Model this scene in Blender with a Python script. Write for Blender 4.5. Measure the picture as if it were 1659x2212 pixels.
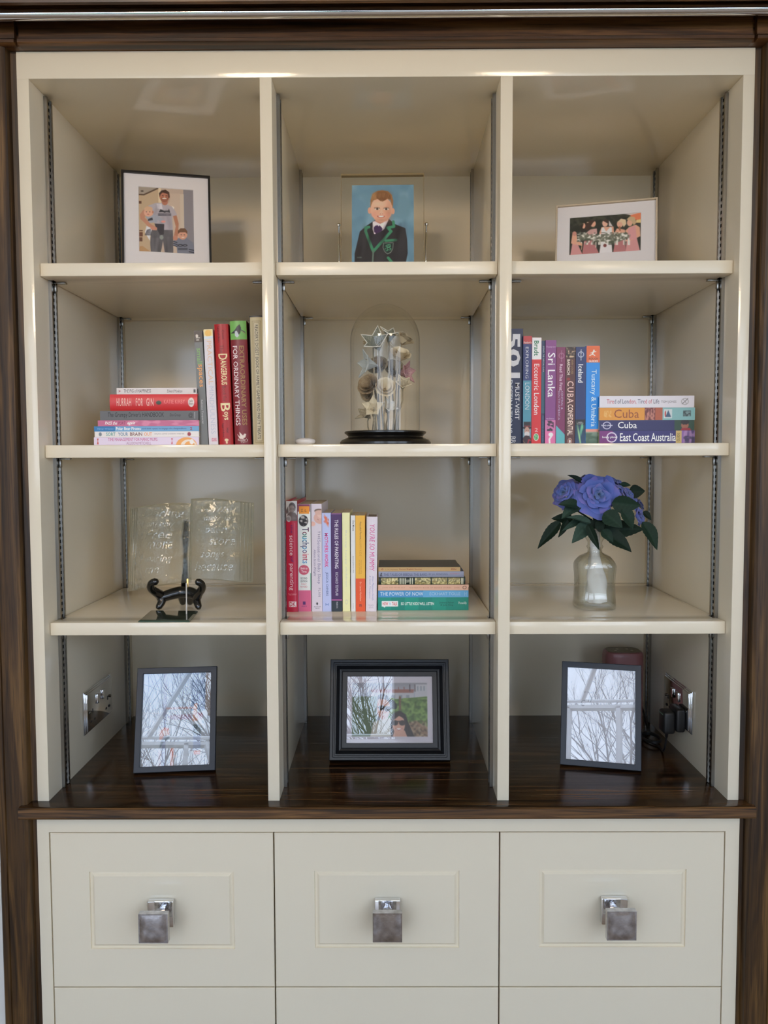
import bpy, bmesh, math, random
import numpy as np
from mathutils import Vector, Matrix, Euler

for o in list(bpy.data.objects):
    bpy.data.objects.remove(o)
SC = bpy.context.scene
COL = SC.collection
PI = math.pi
D2R = math.pi / 180

# ------------------------------------------------------------------ camera
F_PX, CAM = 1800.0, Vector((0.0, -1.6, 1.5152))          # focal length in pixels of the 1659 x 2212 frame
AX_R = Vector((0.999984, 0.004384, -0.003469))
AX_U = Vector((0.003197, 0.060578, 0.998158))
AX_B = Vector((0.004586, -0.998154, 0.060563))
cd = bpy.data.cameras.new('camera')
cam = bpy.data.objects.new('camera', cd)
COL.objects.link(cam)
cam.matrix_world = Matrix(((AX_R.x, AX_U.x, AX_B.x, CAM.x), (AX_R.y, AX_U.y, AX_B.y, CAM.y),
                           (AX_R.z, AX_U.z, AX_B.z, CAM.z), (0, 0, 0, 1)))
cd.sensor_fit = 'VERTICAL'
cd.sensor_height = 24.0
cd.lens = 24.0 * F_PX / 2212
cd.clip_start = 0.02
SC.camera = cam

# ------------------------------------------------------------------ sky, lamps, exposure
SKY_STRENGTH = 7.2
wd = bpy.data.worlds.new('overcast_sky')
SC.world = wd
wd.use_nodes = True
nt = wd.node_tree
bg = nt.nodes['Background']
geo = nt.nodes.new('ShaderNodeTexCoord')
sep = nt.nodes.new('ShaderNodeSeparateXYZ')
ramp = nt.nodes.new('ShaderNodeValToRGB')
nt.links.new(geo.outputs['Generated'], sep.inputs[0])
nt.links.new(sep.outputs['Z'], ramp.inputs[0])
nt.links.new(ramp.outputs[0], bg.inputs[0])
ramp.color_ramp.elements[0].color = (0.71, 0.825, 1.0, 1)
ramp.color_ramp.elements[1].color = (0.60, 0.76, 1.0, 1)
bg.inputs[1].default_value = SKY_STRENGTH
SC.view_settings.view_transform = 'Standard'
SC.view_settings.look = 'None'
SC.view_settings.gamma = 1.0
SC.view_settings.use_curve_mapping = False
SC.view_settings.exposure = -0.59
WARM_LAMP_POWER = 120.0
SC.cycles.use_denoising = True
SC.cycles.max_bounces = 12
SC.cycles.diffuse_bounces = 8
SC.cycles.glossy_bounces = 5
SC.cycles.transmission_bounces = 8
SC.cycles.transparent_max_bounces = 16
SC.cycles.sample_clamp_indirect = 6.0
SC.cycles.caustics_reflective = False
SC.cycles.caustics_refractive = False

# ------------------------------------------------------------------ helpers
def lin(c, k=1.0):
    out = []
    for v in c[:3]:
        v = v / 255.0
        out.append(min(1.0, (v / 12.92 if v <= 0.04045 else ((v + 0.055) / 1.055) ** 2.4) * k))
    return tuple(out)

def at(u, v, y):
    """point seen at photo pixel (u, v) on the upright plane at depth y"""
    d = AX_R * ((u - 829.5) / F_PX) - AX_U * ((v - 1106.0) / F_PX) - AX_B
    return CAM + d * ((y - CAM.y) / d.y)

def tag(o, label=None, cat=None, group=None, kind=None):
    if label: o['label'] = label
    if cat: o['category'] = cat
    if group: o['group'] = group
    if kind: o['kind'] = kind
    return o

def empty(name, loc=(0, 0, 0), rot=(0, 0, 0)):
    o = bpy.data.objects.new(name, None)
    o.empty_display_size = 0.02
    COL.objects.link(o)
    o.location = loc
    o.rotation_euler = rot
    return o

def link(name, me, parent=None, loc=None, rot=None):
    o = bpy.data.objects.new(name, me)
    COL.objects.link(o)
    if parent is not None: o.parent = parent
    if loc is not None: o.location = loc
    if rot is not None: o.rotation_euler = rot
    return o

class MB:
    """collects vertices and faces for one mesh object"""
    def __init__(s):
        s.v, s.f, s.m, s.cur = [], [], [], 0
    def add(s, vs, fs):
        b = len(s.v)
        s.v += [tuple(p) for p in vs]
        for f in fs:
            s.f.append([b + i for i in f]); s.m.append(s.cur)
        return s
    def box(s, x0, x1, y0, y1, z0, z1):
        return s.add([(x0, y0, z0), (x1, y0, z0), (x1, y1, z0), (x0, y1, z0), (x0, y0, z1), (x1, y0, z1), (x1, y1, z1), (x0, y1, z1)],
                     [(0, 3, 2, 1), (4, 5, 6, 7), (0, 1, 5, 4), (1, 2, 6, 5), (2, 3, 7, 6), (3, 0, 4, 7)])
    def prism(s, poly, a0, a1, axis='z'):
        """poly in the two other axes (cyclic order x,y,z), extruded along axis"""
        def P(p, a):
            return {'z': (p[0], p[1], a), 'x': (a, p[0], p[1]), 'y': (p[0], a, p[1])}[axis]
        n = len(poly)
        vs = [P(p, a0) for p in poly] + [P(p, a1) for p in poly]
        fs = [tuple(range(n))[::-1], tuple(range(n, 2 * n))] + [(i, (i + 1) % n, n + (i + 1) % n, n + i) for i in range(n)]
        return s.add(vs, fs)
    def lathe(s, prof, n=32, c=(0, 0, 0), close=False, sup=None):
        """prof = [(r, z)], revolved about z; sup(z) gives a superellipse power per ring"""
        vs, fs = [], []
        for r, z in prof:
            for i in range(n):
                a = 2 * PI * i / n
                ca, sa = math.cos(a), math.sin(a)
                if sup:
                    p = sup(z)
                    k = (abs(ca) ** p + abs(sa) ** p) ** (-1 / p)
                else:
                    k = 1
                vs.append((c[0] + r * k * ca, c[1] + r * k * sa, c[2] + z))
        m = len(prof)
        for j in range(m - 1):
            for i in range(n):
                fs.append((j * n + i, j * n + (i + 1) % n, (j + 1) * n + (i + 1) % n, (j + 1) * n + i))
        if close:
            fs.append(tuple(range(n))[::-1])
            fs.append(tuple((m - 1) * n + i for i in range(n)))
        return s.add(vs, fs)
    def tube(s, pts, r, n=8, cap=True):
        """tube along pts; r = number or list"""
        pts = [Vector(p) for p in pts]
        rs = r if isinstance(r, (list, tuple)) else [r] * len(pts)
        vs, fs = [], []
        up = None
        for k, p in enumerate(pts):
            t = (pts[min(k + 1, len(pts) - 1)] - pts[max(k - 1, 0)])
            if t.length < 1e-9: t = Vector((0, 0, 1))
            t.normalize()
            if up is None:
                up = Vector((0, 0, 1)) if abs(t.z) < 0.9 else Vector((0, 1, 0))
            a = t.cross(up)
            if a.length < 1e-6: a = t.cross(Vector((1, 0, 0)))
            a.normalize()
            b = t.cross(a).normalized()
            up = -b if (-b).dot(up) > 0 else b
            for i in range(n):
                an = 2 * PI * i / n
                vs.append(p + (a * math.cos(an) + b * math.sin(an)) * rs[k])
        for k in range(len(pts) - 1):
            for i in range(n):
                fs.append((k * n + i, k * n + (i + 1) % n, (k + 1) * n + (i + 1) % n, (k + 1) * n + i))
        if cap:
            fs.append(tuple(range(n))[::-1]); fs.append(tuple((len(pts) - 1) * n + i for i in range(n)))
        return s.add(vs, fs)
    def grid(s, fn, nu, nv):
        vs = [fn(i / nu, j / nv) for j in range(nv + 1) for i in range(nu + 1)]
        fs = [(j * (nu + 1) + i, j * (nu + 1) + i + 1, (j + 1) * (nu + 1) + i + 1, (j + 1) * (nu + 1) + i) for j in range(nv) for i in range(nu)]
        return s.add(vs, fs)
    def mesh(s, name, mats, smooth=False, bevel=0, seg=2):
        me = bpy.data.meshes.new(name)
        me.from_pydata(s.v, [], s.f)
        mats = mats if isinstance(mats, (list, tuple)) else [mats]
        for m in mats: me.materials.append(m)
        for p, k in zip(me.polygons, s.m): p.material_index = k
        bm = bmesh.new(); bm.from_mesh(me)
        bmesh.ops.recalc_face_normals(bm, faces=bm.faces)
        if bevel:
            es = [e for e in bm.edges if len(e.link_faces) == 2 and e.calc_face_angle(0) > 0.5]
            bmesh.ops.bevel(bm, geom=es, offset=bevel, segments=seg, profile=0.5, affect='EDGES', clamp_overlap=True)
        bm.to_mesh(me); bm.free()
        if smooth is True:
            for p in me.polygons: p.use_smooth = True
        elif smooth:
            for p in me.polygons: p.use_smooth = True
            me.set_sharp_from_angle(angle=smooth)
        me.update()
        return me
    def build(s, name, mats, parent=None, smooth=False, bevel=0, seg=2, loc=None, rot=None):
        if bevel and not smooth: smooth = 0.6
        return link(name, s.mesh(name, mats, smooth, bevel, seg), parent, loc, rot)

# ------------------------------------------------------------------ materials
MATS = {}
def mat(name, color=(0.8, 0.8, 0.8), rough=0.5, metal=0.0, spec=0.5, coat=0.0, sheen=0.0, bump=None, ior=1.5, vary=None):
    """principled material; bump=(scale, strength, stretch) adds noise relief, vary=(color2, scale, stretch) mottles the colour"""
    if name in MATS: return MATS[name]
    m = bpy.data.materials.new(name); m.use_nodes = True
    n = m.node_tree; b = n.nodes['Principled BSDF']
    b.inputs['Base Color'].default_value = (*color, 1)
    b.inputs['Roughness'].default_value = rough
    b.inputs['Metallic'].default_value = metal
    b.inputs['Specular IOR Level'].default_value = spec
    b.inputs['IOR'].default_value = ior
    b.inputs['Coat Weight'].default_value = coat
    b.inputs['Coat Roughness'].default_value = 0.05
    b.inputs['Sheen Weight'].default_value = sheen
    if bump or vary:
        tc = n.nodes.new('ShaderNodeTexCoord')
    if bump:
        mp = n.nodes.new('ShaderNodeMapping'); no = n.nodes.new('ShaderNodeTexNoise'); bu = n.nodes.new('ShaderNodeBump')
        n.links.new(tc.outputs['Object'], mp.inputs[0]); n.links.new(mp.outputs[0], no.inputs['Vector'])
        mp.inputs['Scale'].default_value = bump[2] if len(bump) > 2 else (1, 1, 1)
        no.inputs['Scale'].default_value = bump[0]; no.inputs['Detail'].default_value = 3
        bu.inputs['Strength'].default_value = bump[1]; bu.inputs['Distance'].default_value = 0.002
        n.links.new(no.outputs[0], bu.inputs['Height']); n.links.new(bu.outputs[0], b.inputs['Normal'])
    if vary:
        mp = n.nodes.new('ShaderNodeMapping'); no = n.nodes.new('ShaderNodeTexNoise'); rp = n.nodes.new('ShaderNodeValToRGB')
        n.links.new(tc.outputs['Object'], mp.inputs[0]); n.links.new(mp.outputs[0], no.inputs['Vector'])
        mp.inputs['Scale'].default_value = vary[2] if len(vary) > 2 else (1, 1, 1)
        no.inputs['Scale'].default_value = vary[1]; no.inputs['Detail'].default_value = 5
        rp.color_ramp.elements[0].position = 0.35; rp.color_ramp.elements[1].position = 0.65
        rp.color_ramp.elements[0].color = (*color, 1); rp.color_ramp.elements[1].color = (*vary[0], 1)
        n.links.new(no.outputs[0], rp.inputs[0]); n.links.new(rp.outputs[0], b.inputs['Base Color'])
    MATS[name] = m
    return m

def walnut(name, axis, dark, mid, light, rough=0.32, coat=0.25, scale=1.0):
    """dark wood, grain running along axis ('x' or 'z')"""
    m = bpy.data.materials.new(name); m.use_nodes = True
    n = m.node_tree; b = n.nodes['Principled BSDF']
    tc = n.nodes.new('ShaderNodeTexCoord'); mp = n.nodes.new('ShaderNodeMapping')
    s = {'x': (0.9, 22, 22), 'z': (22, 22, 0.9)}[axis]
    mp.inputs['Scale'].default_value = tuple(v * scale for v in s)
    n.links.new(tc.outputs['Object'], mp.inputs[0])
    n1 = n.nodes.new('ShaderNodeTexNoise'); n1.inputs['Scale'].default_value = 1.6; n1.inputs['Detail'].default_value = 5; n1.inputs['Distortion'].default_value = 1.4
    n.links.new(mp.outputs[0], n1.inputs['Vector'])
    r1 = n.nodes.new('ShaderNodeValToRGB')
    e = r1.color_ramp.elements
    e[0].position, e[0].color = 0.33, (*dark, 1)
    e[1].position, e[1].color = 0.68, (*light, 1)
    k = e.new(0.5); k.color = (*mid, 1)
    n.links.new(n1.outputs[0], r1.inputs[0])
    mp2 = n.nodes.new('ShaderNodeMapping'); mp2.inputs['Scale'].default_value = {'x': (14, 420, 420), 'z': (420, 420, 14)}[axis]
    n.links.new(tc.outputs['Object'], mp2.inputs[0])
    n2 = n.nodes.new('ShaderNodeTexNoise'); n2.inputs['Scale'].default_value = 1.0; n2.inputs['Detail'].default_value = 2
    n.links.new(mp2.outputs[0], n2.inputs['Vector'])
    r2 = n.nodes.new('ShaderNodeValToRGB')
    r2.color_ramp.elements[0].position, r2.color_ramp.elements[0].color = 0.32, (0.35, 0.3, 0.28, 1)
    r2.color_ramp.elements[1].position, r2.color_ramp.elements[1].color = 0.5, (1, 1, 1, 1)
    n.links.new(n2.outputs[0], r2.inputs[0])
    mx = n.nodes.new('ShaderNodeMix'); mx.data_type = 'RGBA'; mx.blend_type = 'MULTIPLY'; mx.inputs[0].default_value = 0.7
    n.links.new(r1.outputs[0], mx.inputs[6]); n.links.new(r2.outputs[0], mx.inputs[7])
    n.links.new(mx.outputs[2], b.inputs['Base Color'])
    bu = n.nodes.new('ShaderNodeBump'); bu.inputs['Strength'].default_value = 0.12; bu.inputs['Distance'].default_value = 0.001
    n.links.new(n2.outputs[0], bu.inputs['Height']); n.links.new(bu.outputs[0], b.inputs['Normal'])
    b.inputs['Roughness'].default_value = rough
    b.inputs['Coat Weight'].default_value = coat
    b.inputs['Coat Roughness'].default_value = 0.12
    MATS[name] = m
    return m

def thin_glass(name, f0=0.04, tint=(1, 1, 1), rough=0.0, bump=None, pwr=5.0):
    """a pane or thin shell: see-through plus mirror that grows towards grazing view (Schlick)"""
    m = bpy.data.materials.new(name); m.use_nodes = True
    n = m.node_tree; n.nodes.clear()
    out = n.nodes.new('ShaderNodeOutputMaterial'); mx = n.nodes.new('ShaderNodeMixShader')
    tr = n.nodes.new('ShaderNodeBsdfTransparent'); gl = n.nodes.new('ShaderNodeBsdfGlossy'); lw = n.nodes.new('ShaderNodeLayerWeight')
    tr.inputs[0].default_value = (*tint, 1); gl.inputs['Roughness'].default_value = rough
    pw = n.nodes.new('ShaderNodeMath'); pw.operation = 'POWER'; pw.inputs[1].default_value = pwr
    ma = n.nodes.new('ShaderNodeMath'); ma.operation = 'MULTIPLY_ADD'; ma.inputs[1].default_value = 1 - f0; ma.inputs[2].default_value = f0
    n.links.new(lw.outputs['Facing'], pw.inputs[0]); n.links.new(pw.outputs[0], ma.inputs[0])
    n.links.new(ma.outputs[0], mx.inputs[0]); n.links.new(tr.outputs[0], mx.inputs[1]); n.links.new(gl.outputs[0], mx.inputs[2])
    n.links.new(mx.outputs[0], out.inputs[0])
    if bump:
        tc = n.nodes.new('ShaderNodeTexCoord'); no = n.nodes.new('ShaderNodeTexNoise'); bu = n.nodes.new('ShaderNodeBump')
        no.inputs['Scale'].default_value = bump[0]; bu.inputs['Strength'].default_value = bump[1]; bu.inputs['Distance'].default_value = 0.004
        n.links.new(tc.outputs['Object'], no.inputs['Vector']); n.links.new(no.outputs[0], bu.inputs['Height'])
        n.links.new(bu.outputs[0], gl.inputs['Normal']); n.links.new(bu.outputs[0], lw.inputs['Normal'])
    MATS[name] = m
    return m

def attr_mat(name, rough=0.45, coat=0.0, sheen=0.0, spec=0.5):
    """printed paper: colour comes from the mesh's own 'Col' attribute"""
    m = bpy.data.materials.new(name); m.use_nodes = True
    n = m.node_tree; b = n.nodes['Principled BSDF']
    a = n.nodes.new('ShaderNodeAttribute'); a.attribute_name = 'Col'
    n.links.new(a.outputs['Color'], b.inputs['Base Color'])
    b.inputs['Roughness'].default_value = rough
    b.inputs['Coat Weight'].default_value = coat
    b.inputs['Coat Roughness'].default_value = 0.15
    b.inputs['Sheen Weight'].default_value = sheen
    b.inputs['Specular IOR Level'].default_value = spec
    MATS[name] = m
    return m

M_CREAM = mat('cream_gloss_paint', (0.855, 0.775, 0.615), rough=0.11, bump=(200, 0.035), spec=0.5)
M_CREAM_B = mat('cream_brushed_paint', (0.855, 0.775, 0.615), rough=0.26, bump=(120, 0.10, (0.25, 1, 1)), spec=0.45)
M_WAL_X = walnut('walnut_along', 'x', lin((34, 18, 8)), lin((76, 46, 20)), lin((126, 86, 46)), rough=0.38, coat=0.08)
M_WAL_TOP = walnut('walnut_top', 'x', lin((22, 13, 6)), lin((50, 31, 15)), lin((96, 66, 36)), rough=0.2, coat=0.3, scale=1.5)
M_WAL_EDGE = walnut('walnut_edge', 'x', lin((34, 20, 8)), lin((92, 62, 30)), lin((126, 90, 50)), rough=0.45, coat=0.0, scale=2.2)
M_WAL_Z = walnut('walnut_upright', 'z', lin((40, 25, 10)), lin((74, 50, 22)), lin((112, 82, 44)), rough=0.5, coat=0.0, scale=1.4)
M_CHROME = mat('chrome', (0.82, 0.82, 0.83), rough=0.07, metal=1.0)
M_STEEL = mat('steel', (0.36, 0.35, 0.33), rough=0.26, metal=1.0)
M_RECESS_SHADE = mat('recess_shade', (0.012, 0.011, 0.010), rough=0.6)  # near-black painted in as the shade inside recesses
M_WALL = mat('white_wall_paint', (0.8, 0.79, 0.76), rough=0.6, bump=(90, 0.05))
M_FLOOR = mat('oak_floor', (0.30, 0.20, 0.12), rough=0.4, vary=((0.22, 0.14, 0.08), 3, (1, 12, 1)))
M_WHITEFRAME = mat('white_window_frame', (0.82, 0.82, 0.82), rough=0.35, bump=(80, 0.02))
M_PRINT = attr_mat('printed_card', 0.38)
M_PHOTO = attr_mat('photo_paper', 0.5, spec=0.3)
M_PAGES = mat('page_edges', (0.62, 0.55, 0.43), rough=0.8, bump=(900, 0.3, (1, 0.02, 0.02)))

# measured frame of the fitted bookcase (metres; front plane y = 0, worktop z = 0.85)
XL0, XL1, D1A, D1B, D2A, D2B, XR1, XR0 = -0.691, -0.6687, -0.2369, -0.2145, 0.2130, 0.2357, 0.6643, 0.6857
ZTOP, ZOPEN, ZW, YB, SB = 2.2803, 2.2309, 0.85, 0.5471, 0.0257
SHELVES = [(1.8732, 1.8981), (1.5244, 1.5491), (1.1741, 1.1993)]
BAYS = [(XL1, D1A), (D1B, D2A), (D2B, XR1)]
Z1, Z2, Z3 = 1.8981, 1.5491, 1.1993
# ------------------------------------------------------------------ the room
RX, RY, RZ = 2.7, -4.7, 2.62
def struct(name, mb, m, label, **k):
    return tag(mb.build(name, m, **k), label, None, None, 'structure')
struct('floor', MB().box(-RX, RX, RY, 0.6, -0.05, 0), M_FLOOR, 'brown wooden floor of the room')
w = MB(); w.box(-RX, -0.765, 0.02, 0.08, 0, RZ); w.box(0.762, RX, 0.02, 0.08, 0, RZ); w.box(-0.765, 0.762, 0.02, 0.08, 2.45, RZ)
struct('wall_front', w, M_WALL, 'white wall the fitted bookcase is built into')
struct('wall_left', MB().box(-RX - 0.06, -RX, RY, 0.08, 0, RZ), M_WALL, 'white wall on the left side')
struct('wall_right', MB().box(RX, RX + 0.06, RY, 0.08, 0, 1.55).box(RX, RX + 0.06, RY, 0.08, 2.4, RZ).box(RX, RX + 0.06, -1.6, 0.08, 1.55, 2.4).box(RX, RX + 0.06, RY, -3.9, 1.55, 2.4), M_WALL, 'white wall on the right side')
w = MB()
w.box(-RX, -2.5, RY - 0.08, RY, 0, RZ); w.box(-1.15, -1.05, RY - 0.08, RY, 0, 2.6); w.box(-2.5, -1.15, RY - 0.08, RY, 2.6, RZ); w.box(-1.05, RX, RY - 0.08, RY, 0, 0.95)
w.prism([(0.12, 0.95), (0.42, 0.95), (0.42, RZ), (-1.05, RZ), (-1.05, 2.6), (-0.42, 2.6)], RY - 0.08, RY, 'y')
w.box(0.42, RX, RY - 0.08, RY, 2.6, RZ); w.box(2.5, RX, RY - 0.08, RY, 0.95, 2.6)
struct('wall_back', w, M_WALL, 'white wall with a wide window behind the viewer')
struct('ceiling', MB().box(-RX, RX, -3.0, 0.08, RZ, RZ + 0.06).box(0.0, 0.9, RY, -3.0, RZ, RZ + 0.06), M_WALL, 'flat white ceiling above the bookcase with an added sky-blocking strip')  # reach and strip under the glass roof shaped to cut sky light
w = MB()
for x in (-2.5, -1.85, -1.21): w.box(x, x + 0.06, RY - 0.06, RY + 0.02, 0.02, 2.6)
w.box(-2.5, -1.15, RY - 0.06, RY + 0.02, 0.02, 0.12); w.box(-2.5, -1.15, RY - 0.06, RY + 0.02, 2.585, 2.6)
w.box(-1.05, 0.12, RY - 0.06, RY + 0.02, 0.95, 1.01); w.box(-1.05, -0.40, RY - 0.06, RY + 0.02, 2.585, 2.6); w.box(-1.05, -1.0, RY - 0.06, RY + 0.02, 0.95, 2.6)
w.tube([(0.10, RY, 0.95), (-0.44, RY, 2.6)], 0.03, 6); w.box(-0.62, -0.585, RY - 0.06, RY + 0.02, 0.95, 2.6)
for x in (0.42, 1.42, 2.44): w.box(x, x + 0.06, RY - 0.06, RY + 0.02, 0.95, 2.6)
w.box(0.42, 2.5, RY - 0.06, RY + 0.02, 0.95, 1.01); w.box(0.42, 2.5, RY - 0.06, RY + 0.02, 2.585, 2.6)
struct('window_1', w, M_WHITEFRAME, 'white framed wide window behind the viewer')
w = MB()
for y in (-3.9, -2.78, -1.66): w.box(RX - 0.02, RX + 0.05, y, y + 0.06, 1.55, 2.4)
w.box(RX - 0.02, RX + 0.05, -3.9, -1.6, 1.55, 1.61); w.box(RX - 0.02, RX + 0.05, -3.9, -1.6, 2.34, 2.4)
struct('added_window', w, M_WHITEFRAME, 'white framed unseen window added to brighten the right side')  # unseen window added to brighten the right-hand drawers
# hipped glass roof of the garden room: eaves ring, hips and glazing bars
AP1, AP2 = (-0.75, -3.85, 3.35), (0.75, -3.85, 3.35)
w = MB()
ev = [(-RX, -3.0, RZ + 0.03), (RX, -3.0, RZ + 0.03), (RX, RY, RZ + 0.03), (-RX, RY, RZ + 0.03)]
for a, b in zip(ev, ev[1:] + ev[:1]): w.tube([a, b], 0.014, 6)
w.tube([AP1, AP2], 0.05, 6)
for a, b in ((ev[0], AP1), (ev[3], AP1), (ev[1], AP2), (ev[2], AP2)): w.tube([a, b], 0.05, 6)
for k in range(1, 6):
    t = k / 6
    xx = -RX + 2 * RX * t
    ax = max(-0.75, min(0.75, xx * 0.36))
    w.tube([(xx, -3.0, RZ + 0.03), (ax, -3.85, 3.35)], 0.022, 5)
    w.tube([(xx, RY, RZ + 0.03), (ax, -3.85, 3.35)], 0.022, 5)
for sx, ap in ((-RX, AP1), (RX, AP2)):
    for t in (0.33, 0.67):
        w.tube([(sx, -3.0 + (RY + 3.0) * t, RZ + 0.03), ap], 0.022, 5)
struct('window_2', w, M_WHITEFRAME, 'white bars of the hipped glass roof behind the viewer')

# bare tree outside the window, seen only mirrored in the picture glass
def bare_tree():
    rnd = random.Random(5)
    w = MB()
    def branch(p, d, ln, r, lev):
        n = 4 if lev < 3 else 3
        pts, rs = [p], [r]
        q = Vector(p); dd = Vector(d)
        for i in range(n):
            dd = (dd + Vector((rnd.uniform(-.22, .22), rnd.uniform(-.22, .22), rnd.uniform(-.1, .18)))).normalized()
            q = q + dd * (ln / n)
            pts.append(tuple(q)); rs.append(r * (1 - 0.55 * (i + 1) / n))
            if lev < 5 and i >= 0:
                for _ in range(2 if lev < 4 else 1):
                    a = Vector((rnd.uniform(-1, 1), rnd.uniform(-1, 1), rnd.uniform(-.25, .8)))
                    nd = (dd * 0.75 + a * 0.75).normalized()
                    if lev < 4 or rnd.random() < 0.8:
                        branch(tuple(q), nd, ln * rnd.uniform(.5, .7), rs[-1] * 0.62, lev + 1)
        w.tube(pts, rs, 6 if lev < 2 else 3, cap=False)
    branch((-0.35, -6.4, 0), (0.0, 0.05, 1), 2.9, 0.11, 0)
    return w
tr = bare_tree().build('bare_tree', mat('bark', (0.05, 0.042, 0.035), 0.9, bump=(30, 0.5)))
tag(tr, 'bare leafless garden tree outside the window behind the viewer', 'tree')
g = MB().box(-14, 14, -24, RY - 0.1, -0.12, -0.04).build('ground', mat('lawn', (0.05, 0.08, 0.03), 0.9, bump=(40, 0.5)))
tag(g, 'green lawn outside the window behind the viewer', None, None, 'structure')

# two recessed warm downlights in the ceiling above the bookcase
M_GLOW = bpy.data.materials.new('lamp_glow'); M_GLOW.use_nodes = True
_b = M_GLOW.node_tree.nodes['Principled BSDF']; _b.inputs['Emission Color'].default_value = (1, 0.72, 0.42, 1); _b.inputs['Emission Strength'].default_value = 6
for k, (x, y) in enumerate(((-0.85, -2.3), (0.85, -2.3))):
    t = empty('ceiling_downlight', (x, y, RZ))
    tag(t, ('warm recessed ceiling spotlight towards the left wall', 'warm recessed ceiling spotlight towards the right wall')[k], 'ceiling light', 'recessed ceiling spotlights')
    MB().lathe([(0.030, -0.001), (0.042, -0.006), (0.045, -0.001), (0.045, 0.0)], 24).build('trim_ring', M_CHROME, t, smooth=True)
    MB().lathe([(0.0005, -0.002), (0.029, -0.002), (0.029, 0.0), (0.0005, 0.0)], 24).build('bulb', M_GLOW, t)
    ld = bpy.data.lights.new('spot_beam', 'SPOT'); ld.energy = WARM_LAMP_POWER * (1.25, 0.75)[k]; ld.color = (1, 0.76, 0.52)
    ld.spot_size = 80 * D2R; ld.spot_blend = 0.8; ld.shadow_soft_size = 0.22
    lo = bpy.data.objects.new('spot_beam', ld); COL.objects.link(lo); lo.parent = t; lo.location = (0, 0, -0.02)
    lo.rotation_euler = (84 * D2R, 0, 0)

# ------------------------------------------------------------------ walnut surround
def post(sgn):
    o = 0.7650 if sgn < 0 else 0.7620
    i = 0.6915 if sgn < 0 else 0.6862
    pr = [(o, 0.02), (o, -0.008), (o - 0.004, -0.014), (o - 0.016, -0.016), (o - 0.018, -0.013), (o - 0.020, -0.018), (o - 0.026, -0.020),
          (i + 0.018, -0.020), (i + 0.013, -0.016), (i + 0.011, 0.002), (i, 0.004), (i, 0.02)]
    pr = [(sgn * a, b) for a, b in pr]
    return MB().prism(pr, 0.0, 2.2808, 'z')
struct('trim_1', post(-1), M_WAL_Z, 'dark walnut upright moulding left of the bookcase', smooth=0.5)
struct('trim_2', post(1), M_WAL_Z, 'dark walnut upright moulding right of the bookcase', smooth=0.5)
def lint(x0, x1):
    pr = [(0.02, 2.2810), (-0.026, 2.2810), (-0.030, 2.2830), (-0.030, 2.2885), (-0.027, 2.2905), (-0.022, 2.2915), (-0.022, 2.36), (0.02, 2.36)]
    return MB().prism(pr, x0, x1, 'x')
w = lint(-0.6755, 0.6705)
for a, b in ((-1.25, -0.6815), (0.6765, 1.25)):
    w.prism([(0.0, 2.2915), (-0.027, 2.2915), (-0.027, 2.36), (0.0, 2.36)], a, b, 'x')
    w.prism([(0.02, 2.2810), (-0.026, 2.2810), (-0.030, 2.2830), (-0.030, 2.2885), (-0.027, 2.2905), (-0.01, 2.2915), (0.02, 2.2915)], min(a, b), max(a, b), 'x')
w.box(-0.6815, -0.6755, -0.016, 0.02, 2.281, 2.36); w.box(0.6705, 0.6765, -0.016, 0.02, 2.281, 2.36)
struct('trim_3', w, M_WAL_X, 'dark walnut lintel moulding above the bookcase', smooth=0.5)
w = MB().prism([(0.02, 2.36), (-0.022, 2.345), (-0.085, 2.320), (-0.093, 2.3145), (-0.100, 2.3155), (-0.104, 2.33), (-0.11, 2.50), (0.02, 2.50)], -1.25, 1.25, 'x')
struct('trim_4', w, M_WAL_X, 'dark walnut cornice above the chrome rail', smooth=0.5)
t = MB()
t.tube([(-1.2, -0.062, 2.3135), (1.2, -0.062, 2.3175)], 0.0102, 24)
cr = empty('chrome_rail', (0, -0.062, 2.3155))
rail = t.build('tube', M_CHROME, cr, smooth=0.6); rail.location = (0, 0.062, -2.3155)
for x in (-1.1, 1.1):
    MB().box(x - 0.008, x + 0.008, -0.004, 0.042, -0.006, 0.006).build('rail_bracket', M_CHROME, cr, bevel=0.002)
tag(cr, 'polished chrome ladder rail running along the walnut lintel', 'rail')

# walnut worktop under the open shelves
wt = MB()
wt.prism([(-0.034, 0.8300), (-0.0325, 0.8270), (-0.029, 0.8255), (0.56, 0.8255), (0.56, 0.85), (-0.026, 0.85), (-0.030, 0.8490), (-0.0332, 0.8462)], -0.7155, 0.7065, 'x')
o = wt.build('worktop', M_WAL_TOP, smooth=0.5)
o.data.materials.append(M_WAL_EDGE)
for p in o.data.polygons:
    if p.normal.y < -0.3: p.material_index = 1
tag(o, 'glossy dark walnut worktop dividing the shelves from the drawers', 'worktop')

# ------------------------------------------------------------------ the bookcase
bc = empty('bookcase', (0, 0.27, ZW))
tag(bc, 'cream painted fitted bookcase with three bays of adjustable shelves', 'bookcase')
BO = Vector((0, -0.27, -ZW))
def bpart(name, mb, m, **k):
    o = mb.build(name, m, bc, **k); o.location = BO
    return o
bpart('side_panel', MB().box(XL0, XL1, 0, YB, ZW, ZOPEN), M_CREAM, bevel=0.0005)
bpart('side_panel', MB().box(XR1, XR0, 0, YB, ZW, ZOPEN), M_CREAM, bevel=0.0005)
bpart('divider', MB().box(D1A, D1B, 0, YB, ZW, ZOPEN), M_CREAM, bevel=0.0005)
bpart('divider', MB().box(D2A, D2B, 0, YB, ZW, ZOPEN), M_CREAM, bevel=0.0005)
bpart('top_panel', MB().box(XL0, XR0, 0, YB, ZOPEN, ZTOP), M_CREAM, bevel=0.0005)
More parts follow.
